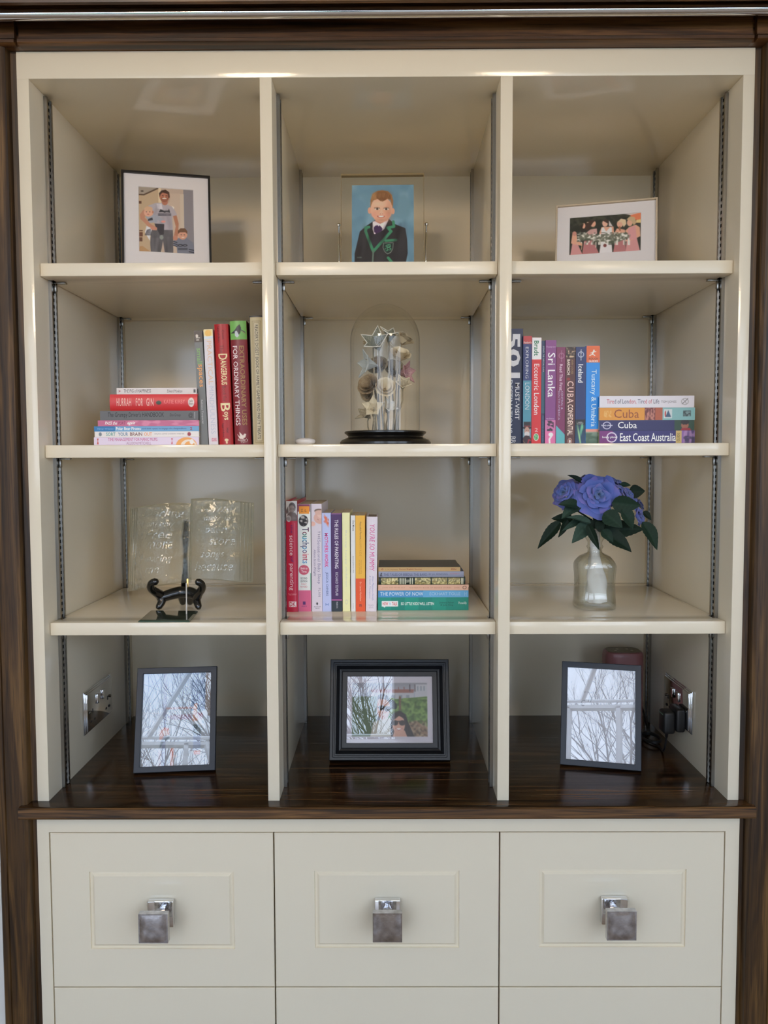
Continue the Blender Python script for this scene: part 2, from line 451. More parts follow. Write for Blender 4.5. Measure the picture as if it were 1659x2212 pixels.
bpart('back_panel', MB().box(XL0, XR0, YB, YB + 0.015, ZW, ZTOP), M_CREAM)
RF0, RF1, RB0, RB1 = 0.066, 0.094, 0.483, 0.511
for i, (a, b) in enumerate(BAYS):
    for j, (z0, z1) in enumerate(SHELVES):
        g = 0.0012
        a0, b0, nx = a + g, b - g, 0.0095
        poly = [(a0, SB), (b0, SB), (b0, RF0 - .002), (b0 - nx, RF0 - .002), (b0 - nx, RF1 + .002), (b0, RF1 + .002), (b0, RB0 - .002), (b0 - nx, RB0 - .002), (b0 - nx, RB1 + .002), (b0, RB1 + .002), (b0, YB - .001),
                (a0, YB - .001), (a0, RB1 + .002), (a0 + nx, RB1 + .002), (a0 + nx, RB0 - .002), (a0, RB0 - .002), (a0, RF1 + .002), (a0 + nx, RF1 + .002), (a0 + nx, RF0 - .002), (a0, RF0 - .002)]
        m = MB().prism(poly, z0, z1, 'z')
        bpart('shelf', m, M_CREAM_B if j == 0 else M_CREAM, bevel=0.0014)
def rail_mesh(sgn):
    """slotted upright shelf rail, proud of the wall towards sgn*x"""
    w = MB()
    h = ZOPEN - ZW - 0.004
    def bx(x0, x1, y0, y1, z0, z1): w.box(min(sgn * x0, sgn * x1), max(sgn * x0, sgn * x1), y0, y1, z0, z1)
    bx(0, 0.0065, 0, 0.006, 0, h); bx(0, 0.0065, 0.022, 0.028, 0, h)
    bx(0, 0.0042, 0.006, 0.0095, 0, h); bx(0, 0.0042, 0.0185, 0.022, 0, h)
    n = int(h / 0.0127)
    for k in range(n + 1):
        z = k * 0.0127
        bx(0.0002, 0.0042, 0.0095, 0.0185, z, min(h, z + 0.0058))
    w.cur = 1
    bx(0, 0.0003, 0.0095, 0.0185, 0, h)  # near-black strip paints the shade behind the slots
    return w.mesh('shelf_rail', [M_STEEL, M_RECESS_SHADE])
RM = {1: rail_mesh(1), -1: rail_mesh(-1)}
def clip_mesh(sgn):
    w = MB()
    w.box(*sorted((sgn * 0.004, sgn * 0.030)), 0.009, 0.021, -0.0035, -0.0005)
    w.box(*sorted((sgn * 0.006, sgn * 0.0115)), 0.010, 0.018, -0.019, -0.0035)
    return w.mesh('shelf_clip', M_STEEL, bevel=0.0008, smooth=0.5)
CM = {1: clip_mesh(1), -1: clip_mesh(-1)}
for a, b in BAYS:
    for x, sg in ((a, 1), (b, -1)):
        for y in (RF0, RB0):
            r = link('shelf_rail', RM[sg], bc, Vector((x, y, ZW + 0.001)) + BO)
            for z0, z1 in SHELVES:
                link('shelf_clip', CM[sg], r, (0, 0, z0 - ZW - 0.001))

# ------------------------------------------------------------------ the drawer cabinet
dc = empty('drawer_cabinet', (0, 0.27, 0))
tag(dc, 'cream painted drawer cabinet below the walnut worktop', 'cabinet')
DO = Vector((0, -0.27, 0))
w = MB()
w.box(-0.694, -0.671, 0, 0.03, 0.0, 0.8255); w.box(0.662, 0.689, 0, 0.03, 0.0, 0.8255)
w.box(-0.671, 0.662, 0, 0.03, 0.7872, 0.8255); w.box(-0.671, 0.662, 0, 0.03, 0.0, 0.10)
o = w.build('face_frame', M_CREAM, dc); o.location = DO
w = MB(); w.box(-0.69, 0.685, 0.03, 0.55, 0.05, 0.82)
o = w.build('carcass', M_RECESS_SHADE, dc); o.location = DO  # coloured near-black as painted shade for the drawer gaps
def drawer_front(x0, x1, z0, z1, gx0, gx1, gz0, gz1):
    w = MB()
    def ring(a, b, c, d, y): return [(a, y, c), (b, y, c), (b, y, d), (a, y, d)]
    g = 0.0098
    rs = [ring(x0, x1, z0, z1, 0.024), ring(x0, x1, z0, z1, 0.0012), ring(x0 + .0012, x1 - .0012, z0 + .0012, z1 - .0012, 0.0)]
    if gx0 is not None:
        rs += [ring(gx0, gx1, gz0, gz1, 0.0), ring(gx0 + .0008, gx1 - .0008, gz0 + .0008, gz1 - .0008, 0.0042),
               ring(gx0 + g * .55, gx1 - g * .55, gz0 + g * .55, gz1 - g * .55, 0.0036), ring(gx0 + g, gx1 - g, gz0 + g, gz1 - g, 0.0)]
    vs = [p for r in rs for p in r]
    fs = [(0, 3, 2, 1)]
    for k in range(len(rs) - 1):
        for i in range(4):
            fs.append((k * 4 + i, k * 4 + (i + 1) % 4, k * 4 + 4 + (i + 1) % 4, k * 4 + 4 + i))
    fs.append(tuple((len(rs) - 1) * 4 + i for i in range(4)))
    return w.add(vs, fs)
M_PEWTER = mat('polished_pewter', (0.42, 0.41, 0.42), rough=0.10, metal=1.0, bump=(45, 0.6), vary=((0.66, 0.66, 0.70), 60))
DXS = [(-0.6690, -0.2286), (-0.2260, 0.2170), (0.2196, 0.6600)]
GX = [(-0.5933, -0.3068), (-0.1475, 0.139), (0.2971, 0.5869)]
KX = [(-0.4504, 0.6265), (-0.0032, 0.6279), (0.4428, 0.6312)]
for i in range(3):
    GZ = ((0.5484, 0.7070), (0.5504, 0.7083), (0.5515, 0.7105))[i]
    for r in range(2):
        z0, z1 = ((0.4705, 0.7850), (0.1520, 0.4680))[r]
        dz = 0 if r == 0 else -0.3180
        d = drawer_front(DXS[i][0], DXS[i][1], z0, z1, GX[i][0], GX[i][1], GZ[0] + dz, GZ[1] + dz).build('drawer', M_CREAM, dc)
        d.location = DO
        kx, kz = KX[i][0], KX[i][1] + dz
        k = MB().box(-.0255, .0255, -.013, 0.0, -.0265, .0265).build('knob_plate', M_CHROME, d, bevel=0.002, loc=(kx, 0, kz))
        q = [(-.009, -.013, -.009), (.009, -.013, -.009), (.009, -.013, .009), (-.009, -.013, .009), (-.0075, -.051, -.0075), (.0075, -.051, -.0075), (.0075, -.051, .0075), (-.0075, -.051, .0075)]
        MB().add(q, [(0, 1, 2, 3), (4, 7, 6, 5), (0, 4, 5, 1), (1, 5, 6, 2), (2, 6, 7, 3), (3, 7, 4, 0)]).build('knob_stem', M_CHROME, d, loc=(kx, 0, kz))
        w = MB()
        def pil(u, v):
            x, z = -.027 + .054 * u, -.028 + .056 * v
            return (x, -.0630 - .0016 * (1 - (2 * u - 1) ** 4) * (1 - (2 * v - 1) ** 4), z)
        w.grid(pil, 8, 8)
        w.prism([(-.028, -.0285), (.028, -.0285), (.028, .0285), (-.028, .0285)], -.0632, -.050, 'y')
        w.build('knob', M_PEWTER, d, smooth=0.5, loc=(kx, 0, kz))
# ------------------------------------------------------------------ flat print: a painter that fills a fine grid of coloured cells
PRINT_K = 1.12
class Canvas:
    def __init__(s, x0, x1, y0, y1, nx, ny, base=(255, 255, 255), ss=3):
        s.nx, s.ny, s.ss = nx, ny, ss
        s.x = x0 + (np.arange(nx * ss) + 0.5) / (nx * ss) * (x1 - x0)
        s.y = y0 + (np.arange(ny * ss) + 0.5) / (ny * ss) * (y1 - y0)
        s.X, s.Y = np.meshgrid(s.x, s.y)
        s.a = np.empty((ny * ss, nx * ss, 3)); s.a[:] = base
        s.rng = np.random.default_rng(7); s.asp = 1.0
    def put(s, m, c, al=1.0):
        k = (m * al)[..., None]
        s.a = s.a * (1 - k) + np.array(c, float) * k
        return s
    def rect(s, x0, y0, x1, y1, c, al=1.0):
        return s.put(((s.X >= x0) & (s.X < x1) & (s.Y >= y0) & (s.Y < y1)).astype(float), c, al)
    def ell(s, cx, cy, rx, ry, c, al=1.0, rot=0.0, soft=0.0):
        ca, sa = math.cos(rot), math.sin(rot)
        dx, dy = s.X - cx, s.Y - cy
        d = np.sqrt(((dx * ca + dy * sa) / rx) ** 2 + ((-dx * sa + dy * ca) / ry) ** 2)
        m = np.clip((1 + soft - d) / (2 * soft), 0, 1) if soft else (d < 1).astype(float)
        return s.put(m, c, al)
    def poly(s, pts, c, al=1.0):
        m = np.zeros(s.X.shape, bool)
        n = len(pts)
        for i in range(n):
            (xa, ya), (xb, yb) = pts[i], pts[(i + 1) % n]
            if ya == yb: continue
            m ^= ((s.Y < max(ya, yb)) & (s.Y >= min(ya, yb)) & (s.X < xa + (s.Y - ya) * (xb - xa) / (yb - ya)))
        return s.put(m.astype(float), c, al)
    def line(s, pts, w, c, al=1.0):
        m = np.zeros(s.X.shape, bool)
        for (xa, ya), (xb, yb) in zip(pts, pts[1:]):
            dx, dy = xb - xa, (yb - ya) * s.asp
            L = dx * dx + dy * dy + 1e-9
            ry = (s.Y - ya) * s.asp
            t = np.clip(((s.X - xa) * dx + ry * dy) / L, 0, 1)
            m |= (s.X - xa - t * dx) ** 2 + (ry - t * dy) ** 2 < (w / 2) ** 2
        return s.put(m.astype(float), c, al)
    def fade(s, x0, y0, x1, y1, c0, c1, vert=True):
        m = ((s.X >= x0) & (s.X < x1) & (s.Y >= y0) & (s.Y < y1)).astype(float)[..., None]
        t = np.clip(((s.Y - y0) / (y1 - y0)) if vert else ((s.X - x0) / (x1 - x0)), 0, 1)[..., None]
        s.a = s.a * (1 - m) + (np.array(c0, float) * (1 - t) + np.array(c1, float) * t) * m
        return s
    def blot(s, x0, y0, x1, y1, c, nx, ny, al=0.6, cut=0.5):
        """mottled patches of colour c"""
        r = s.rng.random((ny + 2, nx + 2))
        gx = np.clip((s.x - x0) / (x1 - x0), 0, 1) * nx; gy = np.clip((s.y - y0) / (y1 - y0), 0, 1) * ny
        ix, iy = np.minimum(gx.astype(int), nx - 1), np.minimum(gy.astype(int), ny - 1)
        fx, fy = (gx - ix)[None, :], (gy - iy)[:, None]
        v = (r[np.ix_(iy, ix)] * (1 - fx) + r[np.ix_(iy, ix + 1)] * fx) * (1 - fy) + (r[np.ix_(iy + 1, ix)] * (1 - fx) + r[np.ix_(iy + 1, ix + 1)] * fx) * fy
        m = np.clip((v - cut) * 4 + 0.5, 0, 1) * ((s.X >= x0) & (s.X < x1) & (s.Y >= y0) & (s.Y < y1))
        return s.put(m, c, al)
    def soften(s, r=1):
        for ax in (0, 1):
            p = np.concatenate([np.repeat(s.a.take([0], ax), r, ax), s.a, np.repeat(s.a.take([-1], ax), r, ax)], ax)
            n = s.a.shape[ax]
            s.a = sum(p.take(range(k, k + n), ax) for k in range(2 * r + 1)) / (2 * r + 1)
        return s
    def out(s, k=None):
        a = s.a.reshape(s.ny, s.ss, s.nx, s.ss, 3).mean((1, 3)) / 255.0
        a = np.where(a <= 0.04045, a / 12.92, ((a + 0.055) / 1.055) ** 2.4)
        return np.clip(a * (k or PRINT_K), 0, 0.95)

def set_col(me, rgb):
    at_ = me.attributes.new('Col', 'FLOAT_COLOR', 'POINT')
    a = np.ones((len(rgb), 4), np.float32); a[:, :3] = rgb
    at_.data.foreach_set('color', a.ravel())

def canvas_mesh(name, cv, pos, m, k=None):
    """pos(fx, fy) -> local xyz arrays for cell centres stretched to the rim"""
    img = cv.out(k)
    ny, nx = img.shape[:2]
    fx, fy = np.meshgrid(np.linspace(0, 1, nx), np.linspace(0, 1, ny))
    P = np.stack(pos(fx, fy), -1).reshape(-1, 3)
    i = np.arange(nx * ny).reshape(ny, nx)
    q = np.stack([i[:-1, :-1], i[1:, :-1], i[1:, 1:], i[:-1, 1:]], -1).reshape(-1, 4)
    me = bpy.data.meshes.new(name)
    me.vertices.add(len(P)); me.vertices.foreach_set('co', P.astype(np.float32).ravel())
    me.loops.add(q.size); me.loops.foreach_set('vertex_index', q.ravel().astype(np.int32))
    me.polygons.add(len(q)); me.polygons.foreach_set('loop_start', np.arange(0, q.size, 4, dtype=np.int32))
    me.polygons.foreach_set('loop_total', np.full(len(q), 4, np.int32))
    me.update(calc_edges=True)
    me.materials.append(m)
    set_col(me, img.reshape(-1, 3))
    return me

# ------------------------------------------------------------------ lettering: all strings are set as font curves, turned to mesh in one go
TEXT_JOBS = []      # (list of text specs, place function, name, material, parent)
def letter_job(specs, place, parent, name='lettering', m=None):
    """spec = (string, a0, a1, b0, b1, colour, options); place(a, b) arrays -> local xyz; a runs along the text, b upwards"""
    if specs: TEXT_JOBS.append((specs, place, parent, name, m or M_PRINT))

def slice_letters(me, axis):
    """cut glyphs into strips so that they can follow a rounded spine"""
    bm = bmesh.new(); bm.from_mesh(me)
    vals = [v.co[axis] for v in bm.verts]
    lo, hi = min(vals), max(vals)
    no = (1, 0, 0) if axis == 0 else (0, 1, 0)
    for k in range(1, 7):
        c = [0, 0, 0]; c[axis] = lo + (hi - lo) * k / 7
        bmesh.ops.bisect_plane(bm, geom=bm.verts[:] + bm.edges[:] + bm.faces[:], plane_co=c, plane_no=no)
    bm.to_mesh(me); bm.free()

def run_text_jobs():
    tmp = []
    for specs, place, parent, name, m in TEXT_JOBS:
        for sp in specs:
            op = sp[6] if len(sp) > 6 else {}
            cu = bpy.data.curves.new('t', 'FONT')
            cu.body = sp[0]; cu.size = 1.0; cu.resolution_u = 2
            cu.offset = min(op.get('bold', 0.0) * 0.5, 0.03 if sp[0].isdigit() else 0.014); cu.shear = op.get('shear', 0.0)
            cu.space_character = op.get('space', 1.0); cu.space_line = op.get('line', 1.0)
            cu.align_x = op.get('align', 'LEFT')
            ob = bpy.data.objects.new('t', cu); COL.objects.link(ob)
            tmp.append(ob)
    dg = bpy.context.evaluated_depsgraph_get(); dg.update()
    it = iter(tmp)
    for specs, place, parent, name, m in TEXT_JOBS:
        V, Fc, Cc = [], [], []
        for sp in specs:
            ob = next(it)
            me = bpy.data.meshes.new_from_object(ob.evaluated_get(dg))
            if len(me.vertices) == 0: continue
            slice_letters(me, 0 if (len(sp) > 6 and sp[6].get('flat')) else 1)
            n = len(me.vertices)
            co = np.empty(n * 3, np.float32); me.vertices.foreach_get('co', co); co = co.reshape(-1, 3)
            op = sp[6] if len(sp) > 6 else {}
            lo, hi = co.min(0), co.max(0)
            fx = (co[:, 0] - lo[0]) / max(1e-6, hi[0] - lo[0]); fy = (co[:, 1] - lo[1]) / max(1e-6, hi[1] - lo[1])
            if op.get('flat'):       # lettering across the spine instead of along it
                a = sp[2] + (sp[1] - sp[2]) * fy; b = sp[3] + (sp[4] - sp[3]) * fx
            else:
                a = sp[1] + (sp[2] - sp[1]) * fx; b = sp[3] + (sp[4] - sp[3]) * fy
            base = sum(len(v) for v in V)
            V.append(np.stack(place(a, b), -1))
            for p in me.polygons: Fc.append([base + i for i in p.vertices])
            c = sp[5]
            if isinstance(c, list):
                k = np.minimum((fx * len(c)).astype(int), len(c) - 1)
                Cc.append(np.array([lin(q, PRINT_K) for q in c])[k])
            else:
                Cc.append(np.tile(np.array(lin(c, PRINT_K)), (n, 1)))
            bpy.data.meshes.remove(me)
        me = bpy.data.meshes.new(name)
        me.from_pydata([tuple(p) for p in np.concatenate(V)], [], Fc)
        me.materials.append(m)
        set_col(me, np.concatenate(Cc)); me.update()
        link(name, me, parent)['kind'] = 'stuff'
    for ob in tmp:
        cu = ob.data; bpy.data.objects.remove(ob); bpy.data.curves.remove(cu)

# ------------------------------------------------------------------ books
COVER_MATS = {}
def cover_mat(c, rough=0.38):
    key = (tuple(c), rough)
    if key not in COVER_MATS:
        COVER_MATS[key] = mat('cover_%d' % len(COVER_MATS), lin(c, PRINT_K), rough, bump=(300, 0.02))
    return COVER_MATS[key]

def book(label, W, H, dp, loc, rot=(0, 0, 0), base=(200, 200, 200), bands=(), paint=None, texts=(), hard=False, bulge=0.0, pages=None, group='', board=None, cell=1100):
    """spine faces -y, head up; s runs head to tail, t left to right"""
    t = empty('book', loc, rot)
    tag(t, label, 'book', group)
    th = 0.0022 if hard else 0.0006
    ov = 0.003 if hard else 0.0
    hinge = th if not hard else 0.003
    w = MB()
    # cover: two boards and a spine (bulged strip)
    w.box(0, th, hinge * 0.5, dp, 0, H); w.box(W - th, W, hinge * 0.5, dp, 0, H)
    n = 8 if bulge else 1
    prof = [(W * k / n, -bulge * (1 - (2 * k / n - 1) ** 2)) for k in range(n + 1)]
    w.prism(prof + [(W - th * 0.5, hinge), (th * 0.5, hinge)], 0, H, 'z')
    w.build('cover', cover_mat(board or base), t, smooth=0.5)
    MB().box(th, W - th, hinge, dp - ov - 0.0005, ov, H - ov - 0.0004).build('pages', M_PAGES if pages is None else cover_mat(pages, 0.8), t)
    if board and paint is None and not bands: bands = ((0, 1, base),)
    def yy(f): return -bulge * (1 - (2 * f - 1) ** 2) - 0.00012
    if paint is not None:
        nx, ny = max(8, int(W * cell)), max(16, int(H * cell))
        cv = Canvas(0, 1, 0, 1, nx, ny, base); cv.asp = H / W
        for s0, s1, c in bands: cv.rect(0, s0, 1, s1, c)
        paint(cv)
        link('spine_print', canvas_mesh('spine_print', cv, lambda fx, fy: (fx * (W - .0004) + .0002, yy(fx), (1 - fy) * (H - .0004) + .0002), M_PRINT), t)
    elif bands:
        w = MB(); cols = []
        nn = 6 if bulge else 1
        for s0, s1, c in bands:
            w.grid(lambda u, v: (u * W, yy(u), H * (1 - s1 + (s1 - s0) * v)), nn, 1)
            cols += [lin(c, PRINT_K)] * ((nn + 1) * 2)
        me = bpy.data.meshes.new('spine_print'); me.from_pydata(w.v, [], w.f); me.materials.append(M_PRINT)
        set_col(me, np.array(cols)); me.update()
        link('spine_print', me, t)
    specs = [(x[0], x[1] * H, x[2] * H, x[3] * W, x[4] * W, x[5], x[6] if len(x) > 6 else {}) for x in texts]
    letter_job(specs, lambda a, b: (b, yy(b / W) - 0.00015, H - a), t)
    return t

def upright(label, x0, x1, ytop, ybot, Y, z, dp=0.13, lean=0.0, **k):
    p, q = at(x0, ybot, Y), at(x1, ybot, Y)
    H = (ybot - ytop) * (1.6 + Y) / F_PX
    if z == Z2: H += 0.0035
    x = p.x
    return book(label, q.x - p.x, H, dp, (x, Y, z + (abs(lean) * (q.x - p.x) if lean > 0 else 0) + 0.0002), (0, lean, 0), **k)

def lying(label, x0, x1, yt, yb, Y, z, dp=0.13, yaw=0.0, **k):
    p, q = at(x0, yb, Y), at(x1, yb, Y)
    W = (yb - yt) * (1.6 + Y) / F_PX
    b = book(label, W, q.x - p.x, dp, (q.x, Y, z + 0.0002), (0, -PI / 2, yaw), **k)
    return W + 0.0002

W_ = (245, 244, 240)
G2L, G2R, G3 = 'books on the shelf left of the glass dome', 'travel books on the shelf above the blue roses', 'books on the middle shelf below the glass dome'
# --- stack of lying books, left bay, second shelf (built from the shelf upwards)
YS = 0.12
z = Z2
L_STACK = [
 ('lilac white paperback at the very bottom of the left lying stack', 203, 430, 943, 961.5, dict(base=(226, 214, 236),
   paint=lambda c: (c.ell(0.0, 0.88, 0.95, 0.10, (240, 170, 90)), c.ell(0.0, 0.90, 0.7, 0.075, (246, 226, 214)), c.ell(0.0, 0.91, 0.5, 0.05, (240, 170, 90)), c.ell(0.45, 0.93, 0.3, 0.02, (250, 240, 240)),
        c.poly([(.85, .03), (.85, .047), (.55, .04), (.2, .047), (.2, .03), (.55, .037)], (196, 70, 50)), c.poly([(.85, .735), (.85, .75), (.55, .743), (.2, .75), (.2, .735), (.55, .742)], (190, 60, 80))),
   texts=[('TIME MANAGEMENT FOR MANIC MUMS', .135, .605, .56, .9, (190, 60, 130)), ('ALLISON MITCHELL', .31, .545, .14, .45, (170, 130, 160))])),
 ('white paperback with rainbow lettering second from the bottom of the left stack', 204.6, 430, 931, 943, dict(base=(232, 228, 226),
   paint=lambda c: (c.ell(.5, .055, .33, .014, (120, 130, 140)), c.ell(.5, .905, .33, .017, (160, 60, 70))),
   texts=[('SORT', .11, .2, .22, .82, (40, 150, 140), dict(bold=.02)), ('YOUR', .225, .32, .22, .82, (40, 110, 150), dict(bold=.02)), ('BRAIN', .34, .455, .22, .82, (110, 50, 40), dict(bold=.02)), ('OUT', .475, .55, .22, .82, (230, 150, 90), dict(bold=.02)), ('DR JACK LEWIS & ADRIAN WEBSTER', .575, .86, .38, .66, (130, 120, 130))])),
 ('thin blue paperback under the pink book in the left lying stack', 203.3, 430, 920, 931, dict(base=(84, 148, 198),
   bands=((0, .2, (40, 120, 180)), (.2, 1, (112, 166, 208))), texts=[('Adrian Webster', .03, .19, .35, .7, (130, 180, 220)), ('Polar Bear Pirates', .21, .445, .25, .82, W_, dict(bold=.03)), ('and their quest to engage the sleepwalkers', .46, .88, .3, .72, (50, 60, 120)), ('2', .915, .935, .25, .8, (160, 50, 70), dict(bold=.05))])),
 ('thin pink paperback between the grey and blue books of the left stack', 211.5, 430, 907.5, 920, dict(base=(196, 104, 140),
   paint=lambda c: c.blot(0, .3, 1, 1, (226, 150, 180), 3, 12, .6),
   texts=[('PASS the', .07, .19, .25, .8, W_, dict(shear=.3, bold=.02)), ('PORT', .2, .275, .25, .8, (130, 40, 80), dict(shear=.3)), ('again', .29, .37, .15, .8, W_, dict(shear=.3, bold=.02))])),
 ('slate grey hardback with black handwritten title in the left stack', 216.3, 428.5, 887.5, 907.5, dict(base=(96, 96, 98), hard=True, pages=(200, 196, 188),
   texts=[('The Grumpy Driver\'s HANDBOOK', .08, .65, .2, .85, (22, 22, 24), dict(shear=.1)), ('Dan Group', .71, .82, .3, .7, (35, 35, 36), dict(shear=.2)), ('@', .9, .945, .2, .8, (20, 20, 20)), ('|', .962, .966, .15, .85, (200, 200, 200))])),
 ('bright red hardback second from the top of the left lying stack', 238.3, 427, 852.5, 887.5, dict(base=(206, 44, 44), hard=True, bulge=.003,
   paint=lambda c: (c.fade(0, 0, 1, 1, (196, 36, 40), (220, 64, 72), False), c.ell(.5, .93, .28, .035, (226, 214, 210)), c.ell(.48, .56, .12, .03, (50, 66, 48))),
   texts=[('HURRAH', .08, .245, .28, .76, (240, 200, 190), dict(space=1.15)), ('FOR', .3, .38, .28, .76, (240, 200, 190), dict(space=1.15)), ('GIN', .42, .5, .28, .76, (240, 200, 190), dict(space=1.15)), ('KATIE KIRBY', .62, .86, .42, .66, (236, 120, 120)), ('hello\nthere', .905, .955, .35, .66, (90, 40, 40), dict(align='CENTER', line=.7))])),
 ('thin white hardback on top of the left lying stack', 252, 425, 839, 852.5, dict(base=(220, 212, 210), hard=True,
   paint=lambda c: (c.poly([(.3, .02), (.5, .055), (.7, .02), (.5, .035)], (150, 50, 70)), c.rect(.25, .96, .75, .985, (70, 66, 66))),
   texts=[('THE PIG of HAPPINESS', .09, .43, .25, .78, (70, 60, 60), dict(shear=.1)), ('Edward Monkton', .63, .82, .25, .72, (90, 80, 80), dict(shear=.3))])),
]
for lab, x0, x1, yt, yb, k in L_STACK:
    z += lying(lab, x0, x1, yt, yb, YS, z, group=G2L, **k)

def tile_people(c):
    c.rect(0, 0, 1, .1, (70, 58, 50)); c.ell(.35, .045, .16, .014, (220, 210, 200)); c.rect(.2, .06, .7, .066, (230, 225, 215)); c.rect(.25, .075, .6, .085, (200, 196, 190))
def duck(c):
    c.poly([(.05, .10), (.3, .075), (.45, .045), (.6, .03), (.68, .06), (.62, .1), (.5, .115), (.3, .1)], (44, 42, 44))
    c.poly([(.3, .085), (.42, .08), (.55, .12), (.42, .135), (.3, .12)], (196, 206, 214)); c.poly([(.66, .07), (.9, .09), (.92, .108), (.68, .085)], (60, 90, 66)); c.line([(.7, .083), (.9, .103)], .02, (214, 196, 120))
    c.poly([(.16, .905), (.34, .93), (.3, .89), (.52, .92), (.62, .905), (.72, .91), (.66, .935), (.5, .95), (.3, .945)], (236, 226, 220))
upright('slim grey paperback with green and orange lettering leaning on the stack', 432.3, 450, 717, 958, .13, Z2, lean=-.039, base=(112, 116, 116), group=G2L, paint=tile_people, dp=.19,
  texts=[('small', .15, .29, .22, .82, (124, 172, 100), dict(bold=.02)), ('spaces', .29, .49, .15, .75, (226, 160, 90), dict(bold=.03)), ('Rebecca Tanqueray', .6, .81, .35, .62, (206, 206, 206))])
upright('pale lilac paperback with an orange sun at the top of its spine', 451.7, 471.4, 714, 958, .13, Z2, lean=-.034, base=(222, 218, 226), group=G2L, dp=.16,
  paint=lambda c: (c.fade(0, 0, 1, .09, (246, 216, 150), (250, 222, 170)), c.ell(.5, .035, .34, .028, (244, 190, 90)), c.rect(0, .06, 1, .085, (214, 226, 232)), c.rect(.3, .935, .9, .965, (226, 190, 205))),
  texts=[('PRACTICAL', .1, .475, .3, .8, (226, 190, 160)), ('MINDFULNESS', .49, .9, .3, .8, (196, 200, 216)), ('DK', .938, .962, .35, .85, (190, 110, 130), dict(flat=1))])
upright('thick scarlet hardback with cream fancy title leaning in the left bay', 474.5, 504, 703.5, 958, .13, Z2, lean=-.03, base=(176, 34, 38), hard=True, bulge=.004, group=G2L, dp=.17,
  paint=lambda c: (c.ell(.55, .955, .14, .012, (240, 220, 180)), c.rect(.5, .965, .62, .985, (240, 220, 180))),
  texts=[('Conn', .05, .125, .55, .72, (70, 20, 24)), ('Iggulden', .02, .15, .2, .38, (80, 22, 26)), ('The', .17, .24, .35, .62, (120, 30, 30)), ('D', .245, .295, .22, .86, (250, 226, 176), dict(bold=.03)), ('ANGEROUS', .298, .5, .36, .78, (250, 226, 176), dict(bold=.03)),
         ('Book for', .51, .64, .4, .68, (120, 30, 30)), ('B', .65, .72, .22, .9, (250, 226, 176), dict(bold=.03)), ('oys', .722, .79, .34, .74, (250, 226, 176), dict(bold=.03)), ('Hal', .855, .895, .58, .74, (70, 20, 24)), ('Iggulden', .82, .93, .24, .42, (80, 22, 26))])
upright('thick maroon hardback with a bird on its green top', 508, 543.5, 697, 958, .13, Z2, lean=-.03, base=(132, 32, 42), board=(120, 26, 36), hard=True, bulge=.004, group=G2L, dp=.19,
  bands=((0, .15, (120, 184, 92)), (.15, 1, (130, 32, 42))), paint=duck,
  texts=[('EXTRAORDINARY USES', .2, .84, .52, .8, (172, 132, 74), dict(bold=.025)), ('FOR ORDINARY THINGS', .2, .84, .12, .4, (240, 226, 228), dict(bold=.02)), ('Reader\'s', .945, .965, .2, .8, (236, 226, 220), dict(flat=1)), ('Digest', .968, .98, .38, .78, (236, 226, 220), dict(flat=1))])
upright('tall cream hardback with black edges beside the left divider', 546, 577, 686, 958, .13, Z2, lean=-.016, base=(206, 192, 150), board=(40, 36, 34), hard=True, bulge=.002, group=G2L, dp=.19,
  paint=lambda c: (c.rect(0, 0, 1, .012, (40, 36, 34)), c.rect(0, .012, .06, 1, (46, 42, 38)), c.rect(.2, .04, .8, .98, (168, 150, 108)), c.rect(.23, .044, .77, .976, (200, 186, 146)), c.rect(.3, .055, .7, .965, (168, 150, 108)), c.rect(.33, .058, .67, .962, (216, 206, 174))),
  texts=[("READER'S DIGEST BOOK OF FAMILY GAMES AND PARTY TREATS", .07, .95, .38, .6, (52, 42, 34))])

# --- travel books, right bay, second shelf
def beefeater(c):
    c.rect(0, .79, 1, 1, (120, 160, 176)); c.rect(.12, .79, .92, .83, (40, 22, 26)); c.ell(.5, .845, .5, .014, (40, 22, 26)); c.rect(.15, .825, .9, .835, (150, 40, 44))
    c.ell(.5, .88, .3, .045, (206, 160, 140)); c.ell(.5, .905, .3, .025, (226, 222, 220)); c.poly([(0, 1), (0, .94), (.35, .915), (.75, .92), (1, .95), (1, 1)], (56, 20, 26)); c.line([(.6, .99), (.7, .955), (.9, .96)], .12, (190, 40, 50)); c.line([(.02, .96), (.4, 1)], .03, (206, 180, 120))
    c.rect(.38, .868, .48, .872, (60, 40, 40)); c.rect(.58, .868, .68, .872, (60, 40, 40))
def lanka(c):
    c.rect(0, .765, 1, .872, (206, 120, 170)); c.blot(.2, .77, .8, .87, (40, 24, 40), 4, 8, .9, .45); c.rect(0, .872, 1, 1, (222, 116, 168)); c.ell(.55, .905, .22, .02, (246, 236, 240)); c.line([(.6, .92), (.42, .95), (.45, .985)], .16, (246, 236, 240))
def crowd(c):
    c.rect(0, 0, 1, .12, (66, 44, 34)); c.blot(0, 0, 1, .11, (226, 196, 160), 7, 9, .9, .55); c.blot(0, 0, 1, .12, (30, 20, 18), 6, 8, .8, .6); c.ell(.3, .33, .18, .014, (150, 40, 36)); c.ell(.5, .965, .22, .03, (236, 226, 210)); c.ell(.5, .965, .19, .026, (120, 50, 36)); c.ell(.5, .968, .09, .018, (240, 236, 230))
def aurora(c):
    c.rect(0, .745, 1, .8, (22, 22, 28)); c.fade(0, .8, 1, 1, (16, 52, 72), (34, 70, 110)); c.ell(.6, .85, .14, .05, (120, 200, 150), .8, -.3, .5); c.ell(.42, .92, .22, .04, (180, 226, 150), .9, .5, .6); c.ell(.7, .82, .1, .03, (130, 210, 160), .7, 0, .5)
